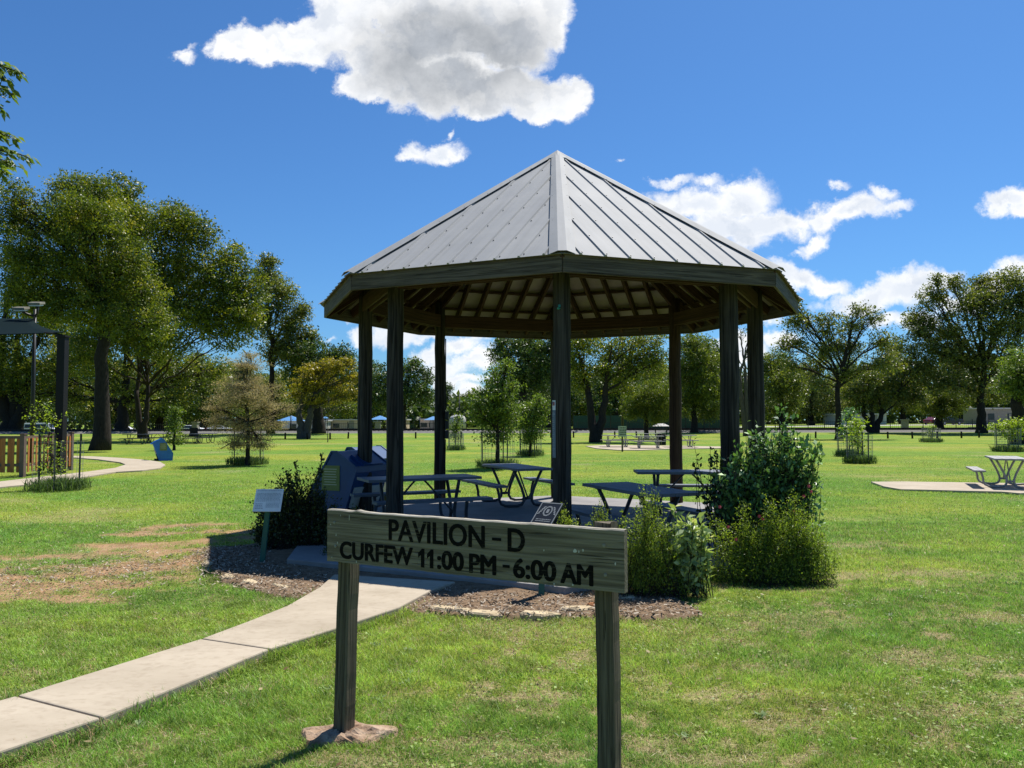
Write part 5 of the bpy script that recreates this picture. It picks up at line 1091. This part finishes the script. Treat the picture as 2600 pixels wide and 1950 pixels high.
tree('sapling', 'thin staked sapling with bright yellow green top by the orange fence', (118, 1056), 2.4, [(85, 875, 14, 12), (80, 895, 22, 16), (105, 900, 16, 12), (118, 905, 10, 8), (95, 930, 20, 16), (110, 960, 24, 20), (105, 995, 22, 20), (125, 1020, 22, 16), (92, 1015, 14, 14)], 'leaf_lime', fork=960, leaf=.075, lai=.38, clump=.6, group=CG, p=.8, lean=-14)
tree('sapling', 'bushy yellow green caged sapling on the right lawn', (1855, 998), 3, [(1845, 920, 16, 14), (1862, 915, 14, 12), (1852, 940, 20, 14), (1858, 965, 14, 12), (1845, 955, 14, 10)], 'leaf_lime', fork=960, leaf=.11, lai=1.0, clump=.7, group=CG, p=.7)
tree('sapling', 'silvery grey caged shrub directly left of the bushy sapling', (1835, 984), 3, [(1832, 905, 16, 16), (1822, 930, 12, 14), (1838, 930, 14, 16), (1828, 945, 10, 12), (1838, 890, 12, 10)], 'leaf_gloss', fork=955, leaf=.11, lai=.9, clump=.7, group=CG)
tree('sapling', 'fresh green feathery sapling in a cage at the right edge', (2178, 974), 3, [(2178, 918, 26, 12), (2160, 925, 18, 10), (2195, 925, 20, 12), (2178, 940, 22, 12), (2205, 915, 14, 10)], 'leaf_lime', fork=950, leaf=.12, lai=1.2, clump=.8, group=CG)
tree('sapling', 'tiny caged sapling far out on the right lawn', (2012, 953), 2, [(2012, 935, 6, 9), (2015, 925, 5, 6), (2010, 945, 6, 6)], 'leaf_young', fork=945, leaf=.16, lai=1.2, clump=.6, group=CG)
tree('sapling', 'tiny dark sapling beside the electrical boxes behind pavilion', (984, 970), 3, [(985, 920, 12, 16), (980, 935, 10, 12), (990, 900, 7, 10), (984, 945, 8, 10)], 'leaf_young', fork=945, leaf=.12, lai=1.5, clump=.7, group=CG)
tree('evergreen_sapling', 'narrow dark evergreen behind the lone blue bin', (376, 972), 6, [(376, 900, 14, 16), (378, 925, 18, 16), (374, 950, 20, 16), (380, 885, 10, 12)], 'leaf_young', fork=940, leaf=.13, lai=1.8, clump=.7, group=CG)
tree('sapling', 'leafless spindly sapling in front of the yellow cypress', (708, 955), 2.2, [(700, 880, 14, 12), (722, 880, 12, 12), (710, 862, 10, 10)], 'leaf_b', fork=925, leaf=.1, lai=.06, group=CG, bark='bark_grey')

# ------------------------------------------------------------------ left: fence, canopy, lamp pole
fe = thing('wood_fence', 'orange brown slatted board fence with grey brown posts', 'fence', (-15.6, 25.1, 0)); fo = np.array([-15.6, 25.1, 0])
P1 = S(145 * .3917, 650 + 1432 * .3917); P2 = S(456 * .3917, 650 + 1385 * .3917); P0_ = P1 + (P1 - np.array([P1[0] + 2.6, P1[1] + .5, 0])); Pm = P1 * .45 + P2 * .55
P0_ = np.array([P1[0] - 3.6, P1[1] + .1, 0])
for q in (P1, P2, Pm, P0_):
    b = MB(); b.box((q[0] - fo[0], q[1] - fo[1], .67), (.14, .14, 1.38)); b.box((q[0] - fo[0], q[1] - fo[1], 1.375), (.17, .17, .03)); b.build('post', M['fence_post'], fe)
def run(a, c, nm):
    a = a - fo; c = c - fo; L_ = np.linalg.norm(c - a); dv = (c - a) / L_; nv = np.array([dv[1], -dv[0], 0]); n = int(L_ / .155); b = MB()
    for i in range(n):
        p = a + dv * (.1 + (i + .5) * (L_ - .2) / n) + nv * (.03 if i % 2 else -.03); b.bar((p[0], p[1], .14), (p[0], p[1], 1.24 + rng.normal(0, .004)), .11, .02, 0, tuple(nv))
    b.build('slat_panel', M['fence_wood'], fe); b = MB()
    for z in (.38, 1.27): b.bar((a[0], a[1], z), (c[0], c[1], z), .04, .09)
    b.build('rail', M['fence_post'], fe)
run(P0_, P1, 'a'); run(P1, Pm, 'b'); run(Pm, P2, 'c')
cb = S(388 * .3917, 650 + 1408 * .3917); cn = thing('shade_canopy', 'dark green fabric shade canopy on black steel posts', 'canopy', cb); ch = 4.72
for (x, y) in ((0, 0), (-9, -1)):
    b = MB(); b.box((0, 0, ch / 2), (.27, .27, ch)); b.box((0, 0, ch), (.34, .34, .06)); b.build('post', M['dark'], cn, loc=(x, y, 0))
b = MB(); cs_ = [np.array([.15, -.1, ch + .12]), np.array([-9, -.6, ch + .15]), np.array([-9, 5, ch + 1.5]), np.array([-4.1, 5, ch + 1.25])]; N_ = 16; vv = []; ff = []
for i in range(N_ + 1):
    for j in range(N_ + 1):
        u, w_ = i / N_, j / N_; p = (cs_[0] * (1 - u) + cs_[1] * u) * (1 - w_) + (cs_[3] * (1 - u) + cs_[2] * u) * w_
        su, sw = 4 * u * (1 - u), 4 * w_ * (1 - w_); p = p + np.array([0, .28 * su * (1 - 2 * w_), -.10 * su - .08 * sw]) + np.array([-.2 * sw * (1 - 2 * u), 0, 0]); vv.append(p)
for i in range(N_):
    for j in range(N_): q = i * (N_ + 1) + j; ff.append((q, q + N_ + 1, q + N_ + 2, q + 1))
b.add(vv, ff); fa = b.build('fabric', M['canopy'], cn, True); sl_ = fa.modifiers.new('thick', 'SOLIDIFY'); sl_.thickness = .02
b = MB(); b.tube([(.05, 0, ch + .02), (-.3, -.05, ch + .10), (-.6, -.08, ch + .12)], .035, 6); b.build('bracket', M['dark'], cn)
tp = A(130, 900, 31); b = MB(); b.tube([(0, 0, 0), (0, 0, 4.1)], .06, 8); b.box((0, 0, .02), (.25, .25, .04)); b.box((0, 0, 4.1), (.1, .1, .06)); tag(b.build('play_post', M['teal'], None, True, loc=(tp[0], 31, 0)), 'slim teal post just behind the black canopy post', 'post')
lb_ = A(70, 900, 32.2); lp = thing('floodlight_pole', 'dark pole with two pale floodlights rising behind the canopy', 'light pole', (lb_[0], 32.2, 0)); lz = A(68, 668, 32.2)[2]
b = MB(); b.tube([(0, 0, 0), (0, 0, lz * .5), (0, 0, lz)], [.09, .075, .06], 10); b.build('pole', M['iron'], lp, True)
for s_, dz in ((-.40, -.12), (.22, .08)):
    b = MB(); b.tube([(0, 0, lz - .3), (s_ * .7, -.1, lz - .2), (s_, -.2, lz + dz)], .05, 6); b.build('arm', M['iron'], lp, True)
    b = MB(); b.box((s_, -.3, lz + dz + .12), (.5, .38, .09), 0, Matrix.Rotation(R(12), 3, 'X')); b.box((s_, -.3, lz + dz + .03), (.42, .3, .035), 1, Matrix.Rotation(R(12), 3, 'X')); b.build('lamp_head', [M['pillar'], M['white']], lp)

# ------------------------------------------------------------------ far lawn: bollards, sign, bin, stump
names = ['first', 'second', 'third', 'fourth', 'fifth', 'sixth', 'seventh', 'eighth', 'ninth', 'tenth', 'eleventh', 'twelfth', 'thirteenth', 'fourteenth', 'fifteenth', 'sixteenth', 'seventeenth', 'eighteenth', 'nineteenth', 'twentieth', 'twenty-first', 'twenty-second', 'twenty-third', 'twenty-fourth']
bx_ = [(175, 955), (207, 954), (320, 952), (378, 951), (551, 950), (616, 949), (664, 949), (713, 949), (752, 947), (898, 947), (997, 947), (1190, 945), (1239, 945), (1328, 945), (1375, 945), (1690, 944), (1762, 946), (1855, 945), (1918, 947), (1971, 947), (2024, 946), (2077, 946), (2115, 945)]
bol = None
for i, (px, py) in enumerate(bx_):
    p = D(px, py); lab = names[i] + ' low dark bollard from the left along the far lawn edge'
    if bol is None:
        b = MB(); b.tube([(0, 0, -.05), (0, 0, .56), (0, 0, .62), (0, 0, .64)], [.085, .08, .075, .04], 10); bol = b.build('bollard', M['dark'], None, True, loc=p); tag(bol, lab, 'bollard', 'low bollards along the lawn edge')
    else: q = bol.copy(); COL.objects.link(q); q.location = [float(v) for v in p]; q['label'] = lab; q.rotation_euler = (rng.normal(0, .02), rng.normal(0, .03), 0)
p = S(1500 + 355 * .22604, 950 + 868 * .22604); sg = thing('lawn_sign', 'small pale sign of printed lines on a post before the far tables', 'sign', p)
b = MB(); b.box((0, 0, .6), (.09, .09, 1.3)); b.build('post', M['post_wood'], sg); b = MB(); b.box((0, -.06, 1.14), (.46, .02, .60), 0)
for i in range(4):
    x = -.16
    while x < .15: wd = rng.uniform(.04, .09); b.box((x + wd / 2, -.072, 1.34 - i * .125), (wd, .004, .06), 1); x += wd + .025
b.build('panel', [M['greensign'], M['iron']], sg)
p = S(1500 + 795 * .22604, 950 + 800 * .22604); lbn = thing('litter_bin', 'dark slatted litter bin with raised lid behind the far tables', 'bin', p)
b = MB()
for i in range(20): a = i * 6.283 / 20; b.box((.30 * math.cos(a), .30 * math.sin(a), .42), (.07, .02, .8), 0, Matrix.Rotation(a + math.pi / 2, 3, 'Z'))
for z in (.08, .3, .52, .78): b.tube([(.315 * math.cos(a), .315 * math.sin(a), z) for a in np.linspace(0, 6.283, 21)], .015, 4)
b.build('barrel', M['dark'], lbn)
gp = S(1500 + 790 * .22604, 950 + 700 * .22604); gr = thing('shelter_grill', 'low pedestal cooking stand with pale pitched cover behind litter bin', 'grill', gp)
b = MB(); b.add([(-.9, -.5, 1.1), (.9, -.5, 1.1), (.9, .5, 1.1), (-.9, .5, 1.1), (-.3, 0, 1.4), (.3, 0, 1.4)], [(0, 1, 5, 4), (1, 2, 5), (2, 3, 4, 5), (3, 0, 4), (3, 2, 1, 0)]); b.build('cover', M['plank_grey'], gr)
for x in (-.6, .6): b = MB(); b.box((x, 0, .55), (.1, .1, 1.1)); b.build('leg', M['iron'], gr)
b = MB(); b.box((0, 0, .75), (1.1, .5, .12)); b.build('grate', M['iron'], gr)
p = S(1255 * .3917, 650 + 1172 * .3917); b = MB(); b.tube([(0, 0, -.05), (0, 0, .1), (.02, 0, .5), (0, 0, .95), (0, 0, 1.0)], [.75, .52, .42, .45, .40], 14); tag(b.build('tree_stump', M['bark'], None, True, loc=p), 'broad brown tree stump among the dark picnic tables', 'stump')
p = S(1500 + 1725 * .0 + 580, 950 + 540 * .27125); 
p = S(2000 + 1728 * .27125, 950 + 545 * .27125); b = MB(); b.prism([(-.45, -.3), (.45, -.3), (.38, .3), (-.38, .3)], 0, .7); b.box((0, 0, .72), (.9, .62, .05)); tag(b.build('utility_box', M['pillar'], None, loc=p), 'grey utility box on the far lawn under the right trees', 'utility box')
# garden rocks and edging stones
ES = 'edging stones round the mulch bed'
stn = [(968, 1322, .55, 'stone', 'buff edging stone nearest the concrete path, right bed'), (1040, 1331, .48, 'stone', 'second buff edging stone from the path, right bed'), (1168, 1334, .50, 'stone', 'yellow ochre edging stone midway along the right bed'), (1245, 1322, .42, 'stone', 'buff edging stone just left of the rusty one'), (1300, 1312, .36, 'redstone', 'rusty orange edging stone near the right sign post'), (1352, 1298, .30, 'stone', 'small buff edging stone beside the right sign post'), (1400, 1290, .28, 'stone', 'small pale edging stone between sign and olive shrub'), (1452, 1283, .42, 'redstone', 'red brown edging stone below the olive shrub'), (1440, 1270, .40, 'stone', 'pale slab stone behind the red brown stone'),
       (448, 1224, .34, 'stone', 'leftmost buff edging stone of the left bed'), (492, 1252, .30, 'stone', 'small buff edging stone second along the left bed'), (540, 1263, .42, 'stone', 'buff edging stone in the middle of the left bed edge'), (610, 1272, .40, 'stone', 'buff edging stone nearest the path, left bed')]
for px, py, L_, mt, lb in stn:
    p = D(px, py); b = MB(); k = 9; z1 = rng.uniform(.035, .052); vv = []
    for (zz, f_) in ((-.03, 1.0), (z1 * .7, 1.0), (z1, .82)):
        r2 = np.random.default_rng(int(px)); rr = r2.uniform(.8, 1.15, k)
        for i in range(k): a = i * 6.2832 / k; vv.append((L_ * .40 * rr[i] * f_ * math.cos(a), .075 * rr[i] * f_ * math.sin(a), zz + (r2.normal(0, .006) if zz > 0 else 0)))
    ff = [(j * k + i, j * k + (i + 1) % k, (j + 1) * k + (i + 1) % k, (j + 1) * k + i) for j in range(2) for i in range(k)] + [tuple(2 * k + i for i in range(k))]
    b.add(vv, ff); o = b.build('edging_stone', M[mt], None, loc=p); dx, dy = p[0] - SC[0], p[1] - SC[1]; o.rotation_euler = (0, 0, math.atan2(dy, dx) + math.pi / 2 + rng.normal(0, .12)); tag(o, lb, 'stone', ES)

# ------------------------------------------------------------------ railway, fence, road, buildings, cars
xs = np.array([-260, 260.]); prof = [(98.1, .12), (98.8, .36), (99, .46), (103, .46), (105.5, .1)]
Xe = np.array([[x for x in np.linspace(-260, 260, 80)] for _ in prof]); Ye = np.array([[p_[0]] * 80 for p_ in prof]); Ze = np.array([[p_[1]] * 80 for p_ in prof])
struct(link('railway_embankment', grid_mesh('railway_embankment', Xe, Ye, Ze, M['ballast'], smooth=False)))['label'] = 'long low bank of grey ballast carrying the railway'
tr_ = thing('railway_track', 'shade-darkened rusty railway track running across behind the lawn', 'railway track', (0, 101, .46))
for y in (-.72, .72): b = MB(); b.box((0, y, .26), (520, .075, .03)); b.box((0, y, .15), (520, .03, .20)); b.box((0, y, .09), (520, .14, .02)); b.build('rail', M['rail'], tr_)
b = MB()
for i in range(-400, 400): b.box((i * .62, 0, .02), (.24, 2.5, .14))
o = b.build('sleepers', M['rail'], tr_); o['kind'] = 'stuff'
def roadstrip(y0, y1, x0, x1, z, mat, lab, nm='road'):
    xs_ = np.linspace(x0, x1, 50); ys_ = np.linspace(y0, y1, 6); XX, YY = np.meshgrid(xs_, ys_); struct(link(nm, grid_mesh(nm, XX, YY, terrain(XX, YY) + z, mat)))['label'] = lab
roadstrip(141, 150, -150, 150, .02, M['road'], 'pale road running behind the iron fence')
fc = thing('iron_fence', 'long black iron fence standing beyond the railway', 'fence', (0, 116, 0)); b = MB(); b2 = MB()
for i in range(-50, 51):
    x = i * 2.4; z = float(terrain(np.array([x]), np.array([116.]))[0]); b2.box((x, 0, z + .8), (.09, .09, 1.7))
    for j in range(8): b.box((x + .3 * j, 0, z + .78), (.022, .022, 1.4))
    for zz in (.2, 1.35): b.box((x + 1.2, 0, z + zz), (2.4, .03, .05))
b.build('railing', M['iron'], fc); b2.build('fence_posts', M['iron'], fc)['kind'] = 'stuff'
for i, (px, lb) in enumerate([(497, 'stone gate pillar behind the brown cypress sapling'), (960, 'stone gate pillar behind the left pavilion posts'), (2296, 'stone gate pillar beyond the right lawn'), (8, 'stone gate pillar behind the dark multi-trunked tree')]):
    x = (px - 1300) / F * 115; z = float(terrain(np.array([x]), np.array([115.]))[0]); b = MB(); b.box((0, 0, .75), (.75, .75, 1.6)); b.box((0, 0, 1.62), (.95, .95, .16)); tag(b.build('gate_pillar', M['pillar'], None, loc=(x, 115, z)), lb, 'pillar', 'stone gate pillars')
# tennis windscreen fence
x0, x1 = (1455 - 1300) / F * 130, (1835 - 1300) / F * 130; wf = thing('screen_fence', 'tall fence with dark green windscreen cloth behind the far tables', 'fence', ((x0 + x1) / 2, 130, .15)); b = MB(); b.box((0, 0, 1.2), (x1 - x0, .04, 2.3)); b.build('screen_cloth', M['screen'], wf)
for i in range(9): b = MB(); b.tube([(-(x1 - x0) / 2 + i * (x1 - x0) / 8, -.05, 0), (-(x1 - x0) / 2 + i * (x1 - x0) / 8, -.05, 2.7)], .05, 6); b.build('post', M['iron'], wf)
# buildings
def building(px0, px1, ytop, dist, mat, lab):
    xa, xb = (px0 - 1300) / F * dist, (px1 - 1300) / F * dist; z0 = float(terrain(np.array([(xa + xb) / 2]), np.array([float(dist)]))[0]); zt = HC + (1066 - ytop) / F * dist; t_ = thing('low_building', lab, 'building', ((xa + xb) / 2, dist, z0), 0, 'low buildings beyond the railway'); w_ = xb - xa; h = zt - z0
    b = MB(); b.box((0, 3, h / 2), (w_, 6, h)); b.build('wall', M[mat], t_); b = MB(); b.box((0, 3, h + .1), (w_ + .6, 6.6, .22)); b.build('roof', M['whitewall'], t_)
    n = max(2, int(w_ / 3.5))
    for i in range(n): b = MB(); b.box((-w_ / 2 + (i + .5) * w_ / n, -.03, h * .5), (1.2, .06, h * .4)); b.build('window', M['glass'], t_)
    b = MB(); b.box((w_ * .27, -.035, 1.0), (1.0, .07, 2.0)); b.build('door', M['pillar'], t_)
building(716, 830, 1068, 152, 'whitewall', 'low white building under blue shades left of the pavilion')
building(835, 910, 1066, 156, 'beige', 'low beige building behind the yellow cypress trunk')
building(980, 1030, 1066, 154, 'beige', 'low beige building seen between the left pavilion posts')
building(1066, 1108, 1065, 150, 'beige', 'low pinkish building left of the back left post')
building(2120, 2250, 1054, 158, 'whitewall', 'low white building behind the right lawn sapling')
building(2490, 2590, 1040, 150, 'pillar', 'small grey building at the far right under trees')
for px, w_, yt, lb in [(740, 60, 1054, 'wide blue shade umbrella over the white building'), (826, 16, 1056, 'small blue shade umbrella beside the yellow cypress trunk'), (965, 48, 1054, 'blue shade umbrella between the left pavilion posts'), (1100, 44, 1056, 'blue shade umbrella left of the back left post')]:
    dd = 146; x = (px - 1300) / F * dd; wv = w_ / F * dd; zt = HC + (1066 - yt) / F * dd; t_ = thing('shade_umbrella', lb, 'umbrella', (x, dd, 0), 0, 'blue shade umbrellas')
    b = MB(); zb = zt - max(.35, wv * .22); b.add([(-wv / 2, -wv / 2, zb), (wv / 2, -wv / 2, zb), (wv / 2, wv / 2, zb), (-wv / 2, wv / 2, zb), (0, 0, zt)], [(0, 1, 4), (1, 2, 4), (2, 3, 4), (3, 0, 4), (3, 2, 1, 0)]); b.build('canopy', M['umbrella'], t_); b = MB(); b.tube([(0, 0, -1), (0, 0, zt - .1)], .08, 6); b.build('pole', M['iron'], t_)
dd = 160; x = (1162 - 1300) / F * dd; t_ = thing('water_tank', 'pale domed tank beside the back left post', 'tank', (x, dd, 0)); b = MB(); b.tube([(0, 0, 0), (0, 0, 2.0), (0, 0, 2.6), (0, 0, 2.9)], [1.7, 1.7, 1.3, .3], 16); b.build('drum', M['whitewall'], t_, True); b = MB(); b.tube([(1.75, 0, 0), (1.75, 0, 2.8)], .06, 5); b.build('ladder', M['iron'], t_)
# utility poles
for px, dd, yt, lb, w_ in [(1580, 108, 640, 'tall dark utility pole behind the small pale sign', .16), (1166, 170, 1000, 'thin utility pole on the skyline right of the back left post', .14), (1066, 112, 1056, 'short dark post beyond railway left of back left pole', .09), (739, 112, 1055, 'dark post beyond the railway behind the cypress sapling', .1)]:
    x = (px - 1300) / F * dd; zt = HC + (1066 - yt) / F * dd; t_ = thing('utility_pole', lb, 'pole', (x, dd, 0), 0, 'utility poles'); b = MB(); b.tube([(0, 0, -.6), (0, 0, zt)], [w_ * 1.1, w_ * .8], 8); b.build('shaft', M['iron'], t_, True)
    if zt > 5: b = MB(); b.box((0, 0, zt - .6), (1.8, .1, .12)); b.box((-.7, 0, zt - .48), (.1, .1, .14)); b.box((.7, 0, zt - .48), (.1, .1, .14)); b.build('crossarm', M['iron'], t_)
# cars
def make_car(label, loc, rz, paint, van=False):
    t_ = thing('parked_van' if van else 'parked_car', label, 'van' if van else 'car', loc, rz, 'vehicles parked beyond the railway')
    if van: prof = [(-2.45, .35), (-2.5, .9), (-2.4, 1.75), (-2.2, 1.92), (1.0, 1.94), (1.35, 1.8), (1.75, 1.15), (2.4, 1.0), (2.5, .6), (2.45, .35)]; win = [(-2.1, 1.15), (-2.05, 1.7), (.95, 1.72), (1.4, 1.15)]
    else: prof = [(-2.2, .35), (-2.25, .75), (-2.1, .98), (-1.5, 1.05), (-.85, 1.42), (.35, 1.45), (1.15, 1.0), (2.0, .85), (2.2, .6), (2.2, .35)]; win = [(-1.35, 1.03), (-.8, 1.36), (.3, 1.38), (.95, 1.02)]
    n = len(prof); b = MB()
    rows = [(-.88, 0), (-.84, 1), (.84, 1), (.88, 0)]
    v = []
    for y, k in ((-.80, 1), (-.9, 0), (.9, 0), (.80, 1)):
        for x, z in prof: v.append((x, y if z > .95 or k == 0 else y, z if k == 0 or True else z))
    v = [(x, (-.9 if s_ < 0 else .9) * (1 - max(0, (z - .95)) * .28), z) for s_ in (-1, 1) for x, z in prof]
    b.add(v, [tuple(range(n)), tuple(range(2 * n - 1, n - 1, -1))] + [(i, n + i, n + (i + 1) % n, (i + 1) % n) for i in range(n)]); o = b.build('body', M[paint], t_); q = o.modifiers.new('r', 'BEVEL'); q.width = .06; q.segments = 2
    for s_ in (-1, 1):
        b = MB(); vv = [(x, s_ * (.9 * (1 - max(0, z - .95) * .28) + .012), z) for x, z in win]; b.add(vv, [(0, 1, 2, 3) if s_ > 0 else (3, 2, 1, 0)]); b.build('side_window', M['glass'], t_)
        for x in (-1.4, 1.4):
            b = MB(); b.tube([(0, -.1, 0), (0, .1, 0)], .33, 16); w_ = b.build('wheel', M['tyre'], t_, loc=(x, s_ * .82, .33)); b = MB(); b.tube([(0, -.105, 0), (0, .105, 0)], .19, 12); b.build('rim', M['hub'], w_)
    k = 5 if not van else 5; (xa, za), (xb, zb) = prof[5], prof[6]; b = MB(); b.add([(xa + .04, -.66, za - .03), (xa + .04, .66, za - .03), (xb + .02, .74, zb + .03), (xb + .02, -.74, zb + .03)], [(3, 2, 1, 0)]); b.build('windscreen', M['glass'], t_, loc=(.03, 0, .03))
    for s_ in (-1, 1): b = MB(); b.box((-2.26 if not van else -2.5, s_ * .7, .8), (.05, .25, .16)); b.build('tail_lamp', M['tail'], t_); 
    for s_ in (-1, 1): b = MB(); b.box((2.17 if not van else 2.46, s_ * .68, .68), (.08, .3, .14)); b.build('headlight', M['white'], t_)
    return t_
def carpos(px, dd): x = (px - 1300) / F * dd; return (x, dd, float(terrain(np.array([x]), np.array([float(dd)]))[0]) + .03)
make_car('white van parked beyond the railway behind the orange fence', carpos(105, 128), R(8), 'car_white', True)
C1 = make_car('white sedan parked left of the brown cypress sapling', carpos(483, 132), R(170), 'car_white')
make_car('maroon car parked beyond the small right lawn sapling', carpos(2372, 146), R(30), 'car_red')
make_car('dark car parked beside the weeping tree trunk at right', carpos(2408, 144), R(185), 'car_dark')
dup(C1, carpos(312, 138), R(175), 'white car half hidden behind the forked left tree trunk', 'vehicles parked beyond the railway')
dup(C1, carpos(560, 148), R(5), 'white car glimpsed through the brown cypress branches', 'vehicles parked beyond the railway')
print('leaves', NLEAF[0], 'blades', len(GV))
